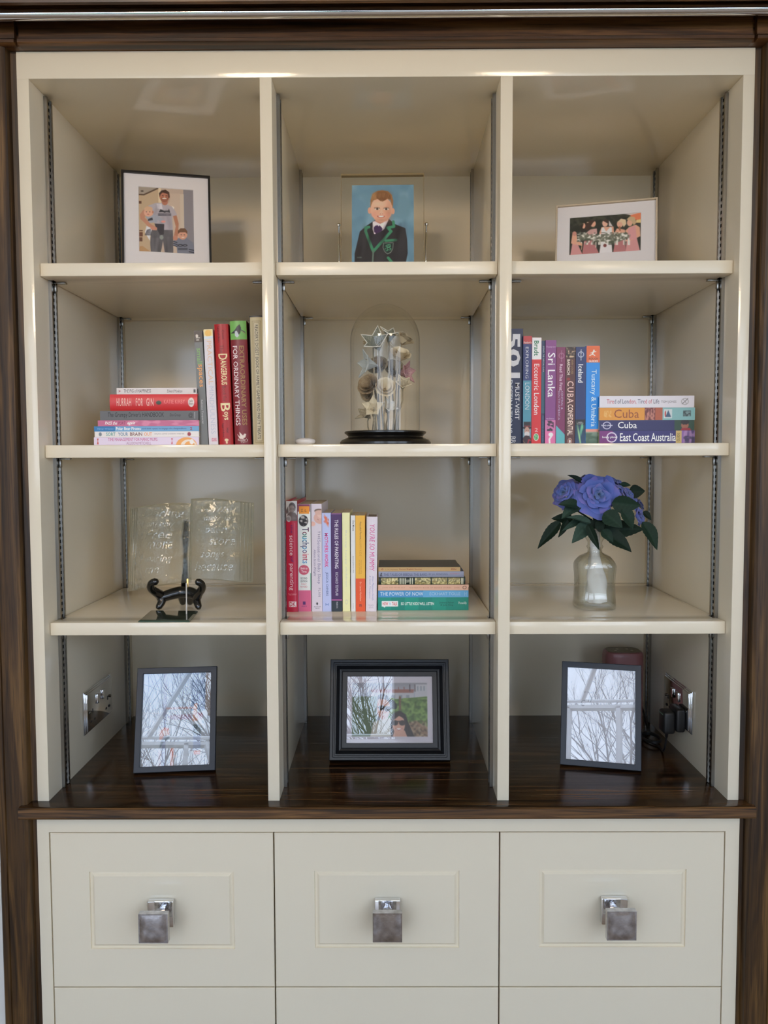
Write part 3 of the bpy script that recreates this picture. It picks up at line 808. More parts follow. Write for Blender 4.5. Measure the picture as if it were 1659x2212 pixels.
def tuscany(c):
    c.rect(0, 0, 1, .17, (226, 106, 52)); c.ell(.55, .05, .05, .011, (250, 240, 230)); c.line([(.52, .06), (.45, .085)], .1, (250, 240, 230)); c.line([(.5, .065), (.7, .06)], .05, (250, 240, 230)); c.line([(.5, .066), (.32, .075)], .05, (250, 240, 230)); c.line([(.46, .085), (.62, .1)], .06, (250, 240, 230)); c.line([(.45, .085), (.25, .1)], .06, (250, 240, 230))
    c.fade(0, .845, 1, .9, (236, 150, 130), (206, 160, 150)); c.fade(0, .875, 1, 1, (130, 150, 130), (70, 100, 80)); c.blot(0, .885, 1, 1, (60, 88, 66), 5, 5, .7)
def kangaroo(c):
    c.rect(0, 0, 1, .14, (120, 44, 120)); c.rect(0, .14, .08, .8, (80, 44, 120)); c.rect(0, .8, 1, .86, (206, 180, 110)); c.fade(0, .86, 1, 1, (150, 110, 180), (60, 40, 90)); c.blot(0, .88, 1, 1, (200, 160, 200), 3, 5, .6); c.blot(0, .88, .6, 1, (50, 40, 70), 4, 5, .7)
def cubaface(c):
    c.rect(0, .79, 1, 1, (40, 70, 50)); c.ell(.5, .9, .34, .04, (160, 100, 76)); c.ell(.8, .9, .22, .045, (40, 30, 30)); c.rect(.55, .88, .62, .89, (40, 26, 20)); c.rect(.55, .91, .62, .92, (40, 26, 20)); c.poly([(0, .85), (.25, .87), (.25, .95), (0, .97)], (160, 40, 50))
def orangecuba(c):
    c.rect(0, 0, 1, .475, (222, 150, 48)); c.rect(0, .475, 1, .585, (110, 50, 44)); c.blot(0, .48, 1, .58, (206, 140, 120), 6, 8, .8); c.rect(0, .585, 1, .66, (176, 90, 56)); c.rect(0, .66, 1, 1, (136, 186, 186)); c.rect(.15, .675, .88, .76, (206, 216, 216)); c.poly([(.25, .69), (.8, .72), (.25, .75)], (60, 90, 120)); c.ell(.5, .69, .25, .008, (190, 70, 60)); c.rect(.3, .875, .75, .955, (60, 76, 76)); c.blot(.3, .88, .75, .95, (150, 180, 180), 4, 6, .7)
    c.blot(.25, .05, .75, .13, (236, 190, 110), 5, 8, .8)
LP = dict(bold=.01)
upright('large navy book with giant white numerals partly hidden behind the divider', 1083, 1128.3, 715, 958, .14, Z2, base=(24, 38, 78), hard=True, group=G2R, dp=.2,
  texts=[('501', .03, .425, .22, .88, (240, 240, 244), dict(bold=.07)), ('MUST-VISIT', .465, .785, .64, .85, (236, 236, 240), dict(bold=.03)), ('DESTINATIONS', .44, .9, .30, .52, (200, 206, 216), dict(bold=.03)), ('BB', .93, .985, .42, .68, (226, 226, 230))])
upright('slim book with a uniformed guard portrait at the foot of its blue spine', 1129, 1147.4, 730.5, 958, .132, Z2, base=(44, 60, 118), bands=((0, .075, (206, 70, 70)), (.075, .41, (50, 64, 122)), (.41, 1, (86, 160, 182))), paint=beefeater, group=G2R, dp=.14,
  texts=[('Fodor\'s', .05, .07, .06, .94, (250, 226, 220), dict(flat=1, bold=.03)), ('EXPLORING', .1, .39, .28, .62, (226, 228, 236), dict(space=1.1)), ('LONDON', .43, .675, .24, .76, (226, 236, 240))])
upright('red paperback with a white top and green lettering', 1147.8, 1168, 734, 958, .13, Z2, base=(216, 42, 46), bands=((0, .205, (240, 242, 244)), (.205, 1, (216, 42, 46))), group=G2R, dp=.135,
  paint=lambda c: (c.ell(.5, .93, .27, .035, (226, 236, 226)), c.ell(.5, .93, .22, .028, (70, 160, 90)), c.blot(.3, .91, .7, .95, (160, 210, 160), 4, 4, .8)),
  texts=[('Bradt', .03, .17, .22, .72, (24, 120, 84), dict(bold=.06)), ('Eccentric London', .245, .72, .25, .78, (246, 230, 230), dict(bold=.01)), ('2', .845, .88, .35, .68, (240, 200, 200), dict(flat=1))])
upright('very thin dark teal guide squeezed beside the purple book', 1168.3, 1176.6, 741, 958, .134, Z2, base=(38, 76, 104), group=G2R, dp=.13,
  bands=((0, .3, (36, 60, 96)), (.3, .7, (46, 92, 112)), (.7, 1, (36, 58, 92))), texts=[('SYDNEY, THE OFFICIAL GUIDE', .05, .3, .3, .7, (196, 216, 226)), ('SYDNEY CONVENTION AND VISITORS BUREAU', .72, .98, .35, .65, (110, 150, 176))])
upright('purple guide with pink panels and a white footprint at its foot', 1177, 1200, 740, 958, .13, Z2, base=(134, 68, 134), paint=lanka, group=G2R, dp=.13,
  texts=[('Footprint', .055, .075, .1, .92, (216, 176, 216), dict(flat=1)), ('Sri Lanka', .12, .545, .22, .9, (246, 240, 246), dict(bold=.015)), ('4th Edition', .745, .758, .1, .85, (226, 190, 226), dict(flat=1))])
upright('plum guide with a turquoise corner at its foot', 1200.6, 1219.8, 754.5, 958, .128, Z2, base=(124, 42, 88), paint=lambda c: (c.poly([(0, .8), (1, .9), (1, 1), (0, 1)], (92, 178, 186)), c.ell(.55, .09, .3, .03, (190, 130, 160)), c.ell(.55, .09, .24, .024, (124, 42, 88))), group=G2R, dp=.13,
  texts=[('lonely planet', .035, .15, .48, .62, (206, 160, 186)), ('Read This First:', .175, .45, .34, .68, (236, 210, 226), dict(bold=.01)), ('CENTRAL &', .45, .64, .54, .76, (190, 170, 200)), ('SOUTH AMERICA', .45, .75, .22, .44, (190, 170, 200))])
upright('dark brown paperback with a crowd photograph at the top of its spine', 1220.4, 1241.2, 754, 958, .13, Z2, base=(84, 42, 38), paint=crowd, group=G2R, dp=.13,
  texts=[('ANN LOUISE', .13, .28, .58, .78, (170, 140, 90)), ('BARDACH', .13, .285, .15, .45, (240, 226, 210), dict(bold=.03)), ('CUBA', .35, .58, .18, .84, (226, 190, 180), dict(bold=.03, space=1.2)), ('CONFIDENTIAL', .59, .91, .24, .8, (240, 214, 200), dict(bold=.03))])
upright('navy guide with green northern lights at its foot', 1242, 1264, 754, 958, .13, Z2, base=(26, 46, 102), paint=lambda c: (aurora(c), c.ell(.5, .08, .28, .03, (214, 220, 236)), c.ell(.5, .08, .22, .024, (26, 46, 102))), group=G2R, dp=.13,
  texts=[('lonely planet', .03, .14, .42, .58, (240, 242, 248), dict(bold=.02)), ('Iceland', .18, .365, .24, .72, (240, 242, 248), dict(bold=.02)), ('100%', .768, .778, .3, .7, (230, 230, 230), dict(flat=1)), ('PREVIOUSLY\nSLEEPLESS', .78, .795, .15, .85, (190, 190, 190), dict(flat=1, align='CENTER'))])
upright('sky blue guide with an orange runner square at the top', 1264.5, 1293.8, 752, 958, .13, Z2, base=(28, 140, 226), paint=tuscany, group=G2R, dp=.13,
  texts=[('ROUGH', .12, .14, .18, .86, (130, 60, 40), dict(flat=1, bold=.04)), ('GUIDES', .145, .165, .18, .86, (250, 236, 226), dict(flat=1, bold=.04)), ('Tuscany & Umbria', .24, .82, .28, .76, (206, 232, 250), dict(bold=.01))])
z = Z2
R_STACK = [
 ('purple guide with a coast photograph at the bottom of the right lying stack', 1294.6, 1500.6, 931, 959.5, dict(base=(50, 40, 110), paint=lambda c: (kangaroo(c), c.ell(.5, .13, .38, .055, (230, 220, 236)), c.ell(.5, .13, .3, .044, (100, 44, 120))),
   texts=[('lonely planet', .03, .19, .4, .6, W_, dict(bold=.03)), ('East Coast Australia', .215, .8, .2, .82, (244, 244, 248), dict(bold=.02)), ('GUIDE', .815, .84, .2, .8, (90, 70, 40), dict(flat=1))])),
 ('dark blue guide with a face photograph in the right lying stack', 1294.6, 1499.5, 909, 931, dict(base=(38, 36, 92), paint=lambda c: (cubaface(c), c.ell(.5, .08, .36, .045, (210, 206, 226)), c.ell(.5, .08, .28, .035, (38, 36, 92))),
   texts=[('lonely planet', .02, .14, .4, .6, (220, 220, 236), dict(bold=.02)), ('Cuba', .195, .395, .22, .85, (244, 244, 248), dict(bold=.015))])),
 ('orange and turquoise guide in the right lying stack', 1294.4, 1501, 882.4, 909, dict(base=(150, 160, 150), paint=orangecuba,
   texts=[('Cuba', .155, .415, .18, .86, (150, 74, 30))])),
 ('white hardback on top of the right lying stack', 1295, 1499.5, 857.3, 882.4, dict(base=(224, 220, 226), hard=True,
   paint=lambda c: (c.ell(.5, .9, .28, .04, (170, 165, 165)), c.ell(.5, .9, .22, .032, (224, 220, 226)), c.line([(.3, .87), (.5, .9), (.75, .93)], .06, (120, 116, 116)), c.line([(.7, .88), (.5, .9), (.3, .92)], .05, (150, 146, 146))),
   texts=[('Tired of London, Tired of Life', .075, .63, .28, .72, [(196, 90, 100), (90, 90, 110), (90, 90, 110), (196, 90, 100), (90, 90, 110), (196, 90, 100), (90, 90, 110)], dict(bold=.005)), ('TOM JONES', .65, .81, .34, .58, (110, 100, 100))])),
]
for lab, x0, x1, yt, yb, k in R_STACK:
    z += lying(lab, x0, x1, yt, yb, YS, z, group=G2R, **k)

# --- parenting books, middle bay, third shelf
def baby1(c):
    c.rect(0, 0, 1, .18, (206, 202, 200)); c.ell(.55, .06, .3, .045, (84, 74, 74)); c.ell(.52, .075, .26, .035, (140, 124, 118)); c.poly([(0, .18), (.1, .13), (.3, .105), (.8, .105), (1, .14), (1, .18)], (120, 104, 100)); c.poly([(0, .09), (.18, .05), (.25, .1), (.05, .12)], (96, 84, 82)); c.ell(.25, .16, .2, .03, (200, 196, 196)); c.blot(0, .1, 1, .18, (90, 76, 74), 4, 4, .5)
    c.rect(.42, .07, .5, .077, (40, 32, 32)); c.rect(.62, .07, .7, .077, (40, 32, 32)); c.rect(.2, .905, .84, .955, (236, 226, 226)); c.line([(.76, .2), (.76, .9)], .015, (226, 150, 160))
def touch(c):
    c.rect(0, 0, .95, .07, (130, 50, 90)); c.rect(.12, .02, .9, .09, (244, 150, 30)); c.line([(.3, .05), (.38, .045), (.3, .07), (.42, .07)], .03, (120, 70, 30)); c.line([(.6, .05), (.55, .068), (.68, .068)], .03, (120, 70, 30)); c.ell(.45, .155, .36, .052, (34, 30, 32)); c.blot(.15, .11, .75, .2, (220, 214, 210), 4, 6, .8, .58)
    c.ell(.45, .61, .4, .046, (206, 90, 116)); c.rect(.93, .64, 1, .8, (60, 150, 110)); c.rect(0, .8, 1, 1, (214, 100, 140)); c.rect(.35, .905, .55, .935, (90, 40, 110))
def sleep(c):
    c.ell(.85, .13, .6, .055, (216, 172, 160)); c.ell(1.0, .09, .45, .045, (226, 190, 178)); c.ell(.15, .185, .25, .022, (226, 180, 168)); c.line([(.6, .14), (.7, .15)], .03, (150, 90, 80)); c.ell(.75, .065, .45, .02, (120, 96, 84)); c.ell(.8, .08, .46, .022, (216, 176, 162)); c.ell(.5, .925, .08, .012, (40, 36, 40))
Y3 = .142
upright('tall crimson book with a baby photograph at the top of its spine', 620.2, 644.2, 1080, 1322, Y3, Z3, base=(190, 24, 62), hard=True, bulge=.003, group=G3, dp=.19, paint=baby1, pages=(226, 220, 206),
  texts=[('the', .215, .29, .4, .62, (80, 30, 110)), ('science', .31, .49, .3, .64, (246, 220, 226)), ('of', .5, .55, .38, .64, (80, 30, 110)), ('parenting', .565, .805, .2, .64, (246, 220, 226)), ('Margot Sunderland', .83, .855, .15, .85, (226, 150, 160), dict(flat=1)), ('DK', .91, .95, .24, .8, (190, 24, 62), dict(flat=1, bold=.04))])
upright('white and pink book with an orange price sticker on its spine', 645, 672.6, 1087.5, 1322, Y3, Z3, base=(232, 236, 234), paint=touch, group=G3, dp=.19,
  texts=[('Touchpoints', .215, .55, .18, .86, [(40, 40, 80), (120, 30, 60), (50, 130, 120), (80, 170, 200), (40, 60, 110), (40, 50, 100), (50, 140, 190), (120, 60, 110), (200, 40, 80), (180, 50, 80), (90, 150, 200)], dict(bold=.02)),
         ('Birth to\nThree', .585, .635, .2, .72, (250, 226, 230), dict(flat=1, align='CENTER', bold=.02)), ('SECOND\nEDITION', .68, .725, .18, .7, (70, 70, 76), dict(flat=1, align='CENTER', bold=.02)), ('FULLY\nREVISED', .735, .775, .18, .7, (206, 110, 120), dict(flat=1, align='CENTER')), ('PERSEUS', .945, .955, .25, .65, (110, 50, 120), dict(flat=1))])
upright('pale lilac book with a sleeping baby at the top of its spine', 674.2, 696.4, 1087, 1322, Y3, Z3, base=(216, 208, 220), paint=sleep, group=G3, dp=.19,
  texts=[('THE', .25, .33, .62, .84, (120, 112, 140), dict(space=1.2)), ('Sensational Baby Sleep', .335, .74, .5, .86, (120, 112, 150), dict(space=1.05)), ('PLAN', .78, .86, .62, .84, (120, 112, 140), dict(space=1.3)), ('Alison Scott-Wright', .42, .67, .15, .42, (110, 100, 140), dict(shear=.35)), ('BANTAM\nPRESS', .95, .975, .2, .85, (90, 84, 100), dict(flat=1, align='CENTER'))])
upright('periwinkle blue paperback with bold pink title', 697, 715.9, 1106, 1321.5, Y3, Z3, base=(186, 196, 240), paint=lambda c: (c.ell(.5, .08, .24, .03, (226, 120, 80), .9, .2, .3), c.blot(.2, .04, .8, .12, (206, 90, 60), 4, 5, .6)), group=G3, dp=.13,
  texts=[('MOTHERS WORK', .205, .55, .28, .68, (220, 36, 130), dict(bold=.035)), ('JESSICA CHIVERS', .6, .84, .34, .66, (56, 80, 140), dict(bold=.01)), ('H', .915, .94, .34, .68, (96, 130, 196), dict(flat=1, bold=.03))])
upright('deep purple paperback with a dark foot band', 716.3, 739.3, 1107, 1321.5, Y3, Z3, base=(66, 34, 88), bands=((0, .01, (130, 80, 130)), (.01, .875, (70, 36, 92)), (.875, .888, (170, 90, 150)), (.888, 1, (34, 44, 54))), group=G3, dp=.13,
  texts=[('THE RULES OF PARENTING', .065, .56, .34, .68, (236, 230, 240), dict(bold=.015)), ('RICHARD TEMPLAR', .6, .84, .38, .64, (206, 200, 216)), ('PEARSON', .9, .965, .44, .6, (190, 190, 196))])
upright('pale lemon yellow paperback with faded title', 740.5, 756.6, 1106, 1321.5, Y3 + .002, Z3, base=(236, 234, 178), group=G3, dp=.15, board=(226, 222, 170),
  texts=[('Raising happy children', .18, .75, .32, .62, (214, 216, 196)), ('O', .88, .93, .3, .7, (214, 214, 190))])
upright('very thin white book beside the yellow and orange one', 758.6, 768.2, 1112.4, 1322, Y3, Z3, base=(224, 226, 226), group=G3, dp=.13,
  texts=[('One Minute', .05, .16, .4, .8, (50, 50, 60), dict(bold=.01)), ('Spencer Johnson, M.D.', .42, .6, .38, .66, (70, 70, 80)), ('vermilion', .91, .97, .4, .6, (150, 150, 160))])
upright('yellow paperback with an orange lower third', 768.8, 789.2, 1112, 1321.5, Y3, Z3, base=(232, 178, 62), bands=((0, .655, (234, 180, 66)), (.655, 1, (226, 88, 44))), group=G3, dp=.13,
  texts=[('Peaceful Parent,', .065, .25, .42, .62, (130, 100, 60), dict(bold=.02)), ('HAPPY KIDS', .255, .42, .4, .62, (206, 150, 50)), ('How to stop yelling\nand start connecting', .46, .61, .3, .66, (190, 140, 50), dict(align='CENTER')), ('Dr. Laura Markham', .69, .89, .42, .6, (246, 190, 160)), ('m', .925, .95, .38, .62, (90, 50, 50), dict(flat=1, bold=.05))])
upright('white hardback with curly pink title leaning right beside the lying stack', 790.2, 813.2, 1114.7, 1321.5, Y3, Z3, lean=.014, base=(224, 216, 226), hard=True, bulge=.003, group=G3, dp=.13, board=(216, 208, 218), pages=(150, 140, 130),
  texts=[("YOU'RE SO MUMMY", .08, .57, .3, .78, (206, 60, 140), dict(shear=.15)), ('Alex Manson-Smith', .62, .88, .56, .74, (150, 150, 190), dict(shear=.25)), ('& Sarah Thompson', .62, .86, .28, .46, (150, 150, 190), dict(shear=.25)), ('FOURTH\nESTATE', .925, .965, .25, .75, (170, 165, 180), dict(align='CENTER', flat=1))])
z = Z3
def gilt(c):
    for a, b in ((.035, .23), (.42, .6), (.615, .79), (.8, .94)):
        c.rect(.08, a, .92, b, (150, 136, 88)); c.blot(.1, a, .9, b, (226, 216, 160), 6, 14, .9, .5); c.blot(.1, a, .9, b, (60, 66, 40), 5, 12, .6, .66)
    for a in (.245, .265, .285, .305, .36, .385, .95, .965): c.rect(.1, a, .9, a + .012, (206, 206, 180))
STACK3 = [
 ('teal paperback with a white speech bubble at the bottom of the middle stack', 815.9, 1012, 1291.4, 1319.5, dict(base=(22, 140, 122), bands=((0, .15, (24, 144, 126)), (.15, .3, (20, 134, 118)), (.3, .45, (26, 148, 128)), (.45, .6, (20, 136, 120)), (.6, .75, (26, 146, 126)), (.75, 1, (20, 136, 118))),
   paint=lambda c: (c.rect(.3, .045, .72, .225, (240, 238, 238)), c.poly([(.3, .06), (.3, .085), (.2, .08)], (240, 238, 238))),
   texts=[('HOW', .055, .115, .38, .64, (206, 50, 60), dict(bold=.04)), ('TO', .125, .148, .4, .6, (110, 170, 210), dict(bold=.02)), ('TALK', .158, .215, .38, .64, (206, 50, 60), dict(bold=.04)), ('SO LITTLE KIDS WILL LISTEN', .255, .62, .4, .62, (226, 240, 236), dict(bold=.03)), ('Joanna Faber\n& Julie King', .68, .84, .3, .66, (14, 70, 66), dict(align='CENTER')), ('Piccadilly', .89, .98, .4, .66, (216, 236, 230))])),
 ('sky blue paperback above the teal one in the middle stack', 816.6, 1012, 1276, 1290.9, dict(base=(84, 156, 206), bands=((0, .5, (76, 146, 198)), (.5, 1, (100, 168, 214))),
   texts=[('THE POWER OF NOW', .025, .5, .25, .78, (216, 232, 244)), ('ECKHART TOLLE', .57, .91, .3, .72, (176, 208, 232)), ('H', .955, .98, .2, .8, (160, 196, 226))])),
 ('thin peach paperback in the middle of the lying stack', 816.6, 1012, 1263.3, 1275.6, dict(base=(222, 178, 152), paint=lambda c: (c.ell(.5, .955, .28, .022, (90, 60, 50)), c.ell(.5, .955, .2, .016, (222, 178, 152))),
   texts=[('JOHN AND PETER GUY', .045, .3, .34, .6, (190, 136, 110)), ('THIRTEENTH BOOK OF BEDSIDE STORIES', .34, .81, .34, .6, (190, 136, 110)), ('2000', .84, .9, .34, .6, (190, 136, 110))])),
 ('dark green leather book with ornate gilt spine panels', 817.6, 1005, 1246.8, 1262.9, dict(base=(22, 40, 32), hard=True, bulge=.002, paint=gilt, texts=[('BIOGRAPHY', .31, .36, .3, .7, (206, 206, 180))])),
 ('grey blue hardback just below the top of the middle stack', 817.6, 1002, 1233.6, 1246.4, dict(base=(142, 148, 172), hard=True, bulge=.001, board=(70, 84, 108), paint=lambda c: c.poly([(.2, .02), (.8, .03), (.75, .045), (.4, .035), (.2, .05)], (50, 50, 60)),
   texts=[('THE TALES OF BEEDLE THE BARD', .06, .57, .26, .72, (84, 88, 116)), ('BY J.K. ROWLING', .59, .81, .3, .7, (84, 88, 116)), ('BLOOMSBURY', .84, .95, .5, .75, (176, 110, 120))])),
 ('thin tan paperback with a dark cover on top of the middle stack', 817.6, 994.2, 1224, 1233.2, dict(base=(190, 158, 106), board=(70, 60, 50),
   texts=[('o', .035, .06, .3, .7, (150, 60, 40), dict(bold=.1)), ('C. M. Hurston', .08, .235, .3, .62, (140, 90, 50)), ('Forms English Stories', .255, .53, .3, .66, (150, 60, 40), dict(bold=.02)), ('PEN', .89, .95, .3, .65, (150, 60, 40), dict(bold=.03))])),
]
for lab, x0, x1, yt, yb, k in STACK3:
    z += lying(lab, x0, x1, yt, yb, .155, z, group=G3, **k)
top3 = z
# ------------------------------------------------------------------ picture frames
M_FGLASS = thin_glass('picture_glass', 0.092)
M_FGLASS_CLEAR = thin_glass('clear_picture_glass', 0.025)
M_CHAR = mat('charcoal_frame', lin((40, 46, 57)), rough=0.5, bump=(200, 0.03))
M_BLACKF = mat('black_frame', (0.008, 0.007, 0.008), rough=0.35, bump=(200, 0.02))
M_BLACKM = mat('black_moulding', lin((18, 20, 25)), rough=0.4, bump=(150, 0.03))
M_CREAMF = mat('limed_wood_frame', lin((206, 190, 166)), rough=0.5, bump=(120, 0.1, (1, 1, 6)))
M_MAT = mat('mount_card', (0.90, 0.87, 0.89), rough=0.8, bump=(400, 0.05))
M_BACK = mat('frame_backing', (0.05, 0.045, 0.04), rough=0.7, bump=(150, 0.1))

def ring_mesh(w, h, prof):
    """rectangular moulding; prof = [(inset, y)] from the outer back edge inwards; lower edge z = 0, centred in x"""
    b = MB()
    vs, fs = [], []
    for d, y in prof:
        vs += [(-w / 2 + d, y, d), (w / 2 - d, y, d), (w / 2 - d, y, h - d), (-w / 2 + d, y, h - d)]
    n = len(prof)
    for k in range(n):
        k2 = (k + 1) % n
        for i in range(4):
            fs.append((k * 4 + i, k * 4 + (i + 1) % 4, k2 * 4 + (i + 1) % 4, k2 * 4 + i))
    return b.add(vs, fs)

def frame_base(name, label, w, h, loc, yaw, tilt, prof, m, depth, inset, group=None, strut=True, back=True):
    lift = depth * math.sin(tilt)
    t = empty(name, Vector(loc) + Vector((0, 0, lift)), (-tilt, 0, yaw))
    tag(t, label, 'picture frame', group)
    ring_mesh(w, h, prof).build('frame', m, t, smooth=0.4)
    if back: MB().box(-w / 2 + inset * .6, w / 2 - inset * .6, depth - .003, depth - .0005, inset * .6, h - inset * .6).build('backing', M_BACK, t)
    if strut:
        k = h * 0.32
        y0, z0, y1, z1 = depth + .0005, h * .6, depth + k, k * math.tan(tilt) + .0045
        q = [(-.014, y0, z0), (.014, y0, z0), (.024, y1, z1), (-.024, y1, z1)]
        q += [(x, y + .003, z + .0015) for x, y, z in q]
        MB().add(q, [(0, 1, 2, 3), (4, 7, 6, 5), (0, 4, 5, 1), (1, 5, 6, 2), (2, 6, 7, 3), (3, 7, 4, 0)]).build('easel_strut', M_BACK, t)
    return t

def pane(t, w, h, d, y, m=None):
    return MB().box(-w / 2 + d, w / 2 - d, y, y + .0012, d, h - d).build('glass', m or M_FGLASS, t)

def print_plane(t, cv, x0, x1, z0, z1, y, name='photo_print', k=None):
    cv.soften(2)
    return link(name, canvas_mesh(name, cv, lambda fx, fy: (x0 + fx * (x1 - x0), fx * 0 + y, z1 + fy * (z0 - z1)), M_PHOTO, k), t)

def from_top(TL, TR, Yl, tilt, zbase):
    """place a leaning frame from its two top corners in the photo (top edge level)"""
    a = at(*TL, Yl)
    lo, hi = Yl - .2, Yl + .2
    f = lambda y: at(*TR, y).z - a.z
    for _ in range(60):
        md = (lo + hi) / 2
        if (f(lo) < 0) == (f(md) < 0): lo = md
        else: hi = md
    b = at(*TR, lo)
    w = math.hypot(b.x - a.x, b.y - a.y); yaw = math.atan2(b.y - a.y, b.x - a.x)
    h = (a.z - zbase - .020 * math.sin(tilt)) / math.cos(tilt)
    c = (a + b) / 2
    back = Vector((-math.sin(yaw), math.cos(yaw), 0)) * (h * math.sin(tilt))
    return w, h, yaw, Vector((c.x, c.y, 0)) - back + Vector((0, 0, zbase + .0005))

SKIN, SKIN2 = (206, 158, 136), (176, 122, 100)
# --- father and two children (flat print)
def paint_family():
    c = Canvas(338, 1258, 350, 1488, 150, 186, (172, 150, 124))
    c.Y += .055 * (c.X - 345)
    c.rect(330, 300, 680, 1600, (178, 156, 128)); c.poly([(330, 300), (690, 300), (660, 370), (440, 500), (330, 490)], (150, 140, 128)); c.line([(330, 495), (430, 500), (660, 385)], 24, (80, 62, 50)); c.ell(405, 435, 26, 12, (60, 50, 44))
    c.rect(670, 300, 715, 1600, (206, 190, 162)); c.rect(715, 300, 1100, 1600, (178, 160, 146)); c.rect(800, 470, 1030, 1600, (186, 168, 152)); c.rect(1085, 300, 1300, 1600, (128, 124, 130)); c.rect(1030, 480, 1090, 1600, (190, 176, 160))
    c.rect(345, 610, 392, 655, (90, 60, 46)); c.rect(338, 1115, 408, 1135, (90, 60, 46)); c.rect(338, 1150, 405, 1225, (100, 64, 50)); c.rect(338, 1240, 400, 1310, (96, 66, 54)); c.poly([(338, 1400), (400, 1390), (560, 1510), (338, 1500)], (170, 134, 96))
    # jeans
    c.poly([(545, 1110), (900, 1110), (905, 1300), (900, 1560), (770, 1560), (735, 1300), (690, 1560), (540, 1560), (525, 1350)], (88, 86, 90)); c.poly([(560, 1250), (680, 1250), (640, 1560), (560, 1560)], (110, 108, 112), .7); c.poly([(800, 1230), (880, 1230), (890, 1560), (810, 1560)], (106, 104, 108), .6)
    for x, y in ((600, 1300), (660, 1450), (860, 1350), (800, 1450)): c.ell(x, y, 22, 120, (64, 62, 66), .6, .05, .9)
    # arms, shirt
    c.poly([(900, 840), (965, 850), (1000, 1000), (985, 1200), (950, 1290), (905, 1260), (950, 1050)], (168, 116, 92))
    c.poly([(500, 690), (620, 640), (720, 640), (800, 660), (920, 720), (975, 850), (900, 870), (890, 940), (905, 1110), (720, 1110), (600, 1000), (560, 760)], (166, 160, 168)); c.poly([(640, 650), (720, 650), (740, 750), (650, 740)], (206, 202, 208), .8); c.poly([(880, 680), (930, 710), (920, 750)], (220, 214, 206), .8)
    c.poly([(690, 770), (700, 750), (760, 775), (830, 770), (840, 735), (862, 810), (800, 800), (770, 812), (740, 800), (670, 805)], (50, 52, 60))
    c.rect(660, 820, 875, 868, (70, 70, 80), .85)
    for k in range(9): c.rect(672 + k * 23, 826, 678 + k * 23, 862, (150, 146, 154), .8)
    # head
    c.ell(775, 620, 50, 60, (166, 110, 90)); c.ell(768, 520, 82, 100, (170, 110, 88)); c.poly([(690, 540), (680, 470), (720, 420), (790, 405), (850, 450), (858, 540), (835, 560), (825, 480), (740, 455), (705, 490)], (64, 42, 34)); c.ell(768, 575, 62, 48, (120, 74, 58), .55); c.ell(768, 560, 38, 12, (226, 206, 196)); c.rect(728, 505, 755, 515, (52, 34, 30)); c.rect(790, 508, 818, 518, (52, 34, 30)); c.ell(772, 535, 12, 18, (190, 130, 106))
    for x, y, a in ((620, 800, .35), (820, 900, -.1), (720, 980, .3), (860, 1020, 0)): c.ell(x, y, 26, 110, (132, 126, 138), .5, a, .9)
    c.ell(835, 540, 16, 60, (130, 82, 64), .5, 0, .9)
    # left arm and baby
    c.poly([(360, 850), (420, 760), (470, 800), (440, 900), (540, 1010), (640, 1070), (630, 1120), (540, 1100), (370, 920)], (178, 128, 106))
    c.poly([(455, 880), (560, 840), (640, 850), (760, 940), (780, 970), (700, 970), (650, 930), (640, 980), (520, 990)], (150, 154, 166)); c.ell(745, 965, 38, 20, (206, 140, 130)); c.poly([(500, 920), (565, 895), (575, 940), (490, 955)], (52, 54, 64))
    c.ell(505, 810, 76, 72, SKIN); c.ell(505, 745, 68, 42, (196, 160, 130)); c.ell(575, 800, 14, 24, SKIN2); c.ell(470, 797, 9, 7, (60, 44, 40)); c.ell(525, 797, 9, 7, (60, 44, 40)); c.ell(498, 840, 18, 7, (170, 100, 92))
    c.poly([(600, 1000), (760, 1010), (750, 1190), (690, 1200), (620, 1060)], (56, 54, 60)); c.poly([(470, 1040), (560, 1090), (530, 1200), (520, 1300), (480, 1230), (440, 1150)], (206, 206, 210))
    for k in range(7): c.line([(440 + k * 6, 1140 - k * 14 + 60), (545 - k * 2, 1200 - k * 17)], 9, (44, 46, 60))
    c.ell(590, 1085, 55, 30, (186, 130, 110)); c.ell(712, 1240, 32, 40, (130, 136, 132))
    # boy
    c.poly([(910, 1290), (1000, 1250), (1130, 1250), (1230, 1330), (1262, 1500), (1180, 1560), (970, 1560), (960, 1400), (905, 1390)], (112, 116, 130)); c.ell(1062, 1190, 78, 88, (196, 146, 124)); c.poly([(985, 1180), (985, 1120), (1030, 1080), (1100, 1080), (1140, 1130), (1138, 1180), (1110, 1150), (1020, 1150)], (104, 74, 54)); c.rect(1030, 1190, 1050, 1200, (56, 40, 36)); c.rect(1080, 1190, 1100, 1200, (56, 40, 36)); c.ell(1066, 1240, 26, 8, (226, 200, 190))
    c.ell(940, 1250, 40, 45, (180, 126, 106)); c.ell(1020, 1380, 50, 22, (46, 48, 58)); c.ell(1095, 1380, 45, 20, (46, 48, 58)); c.ell(1018, 1382, 26, 8, (120, 122, 134)); c.ell(1098, 1380, 24, 7, (120, 122, 134)); c.rect(980, 1425, 1140, 1462, (66, 68, 78), .8)
    for k in range(3): c.line([(910, 1310 + k * 35), (965, 1330 + k * 35)], 14, (40, 42, 54)); c.line([(1165, 1450 + k * 40), (1262, 1470 + k * 40)], 16, (40, 42, 54))
    return c
w, h, yaw, loc = from_top((261.5, 366), (453.5, 379.8), .275, 9 * D2R, Z1)
fr = frame_base('picture_frame', 'thin black frame with a family snapshot in a wide white mount', w, h, loc, yaw, 9 * D2R,
    [(0, .018), (0, 0), (.0046, 0), (.0046, .006), (.0046, .018)], M_BLACKF, .018, .0046)
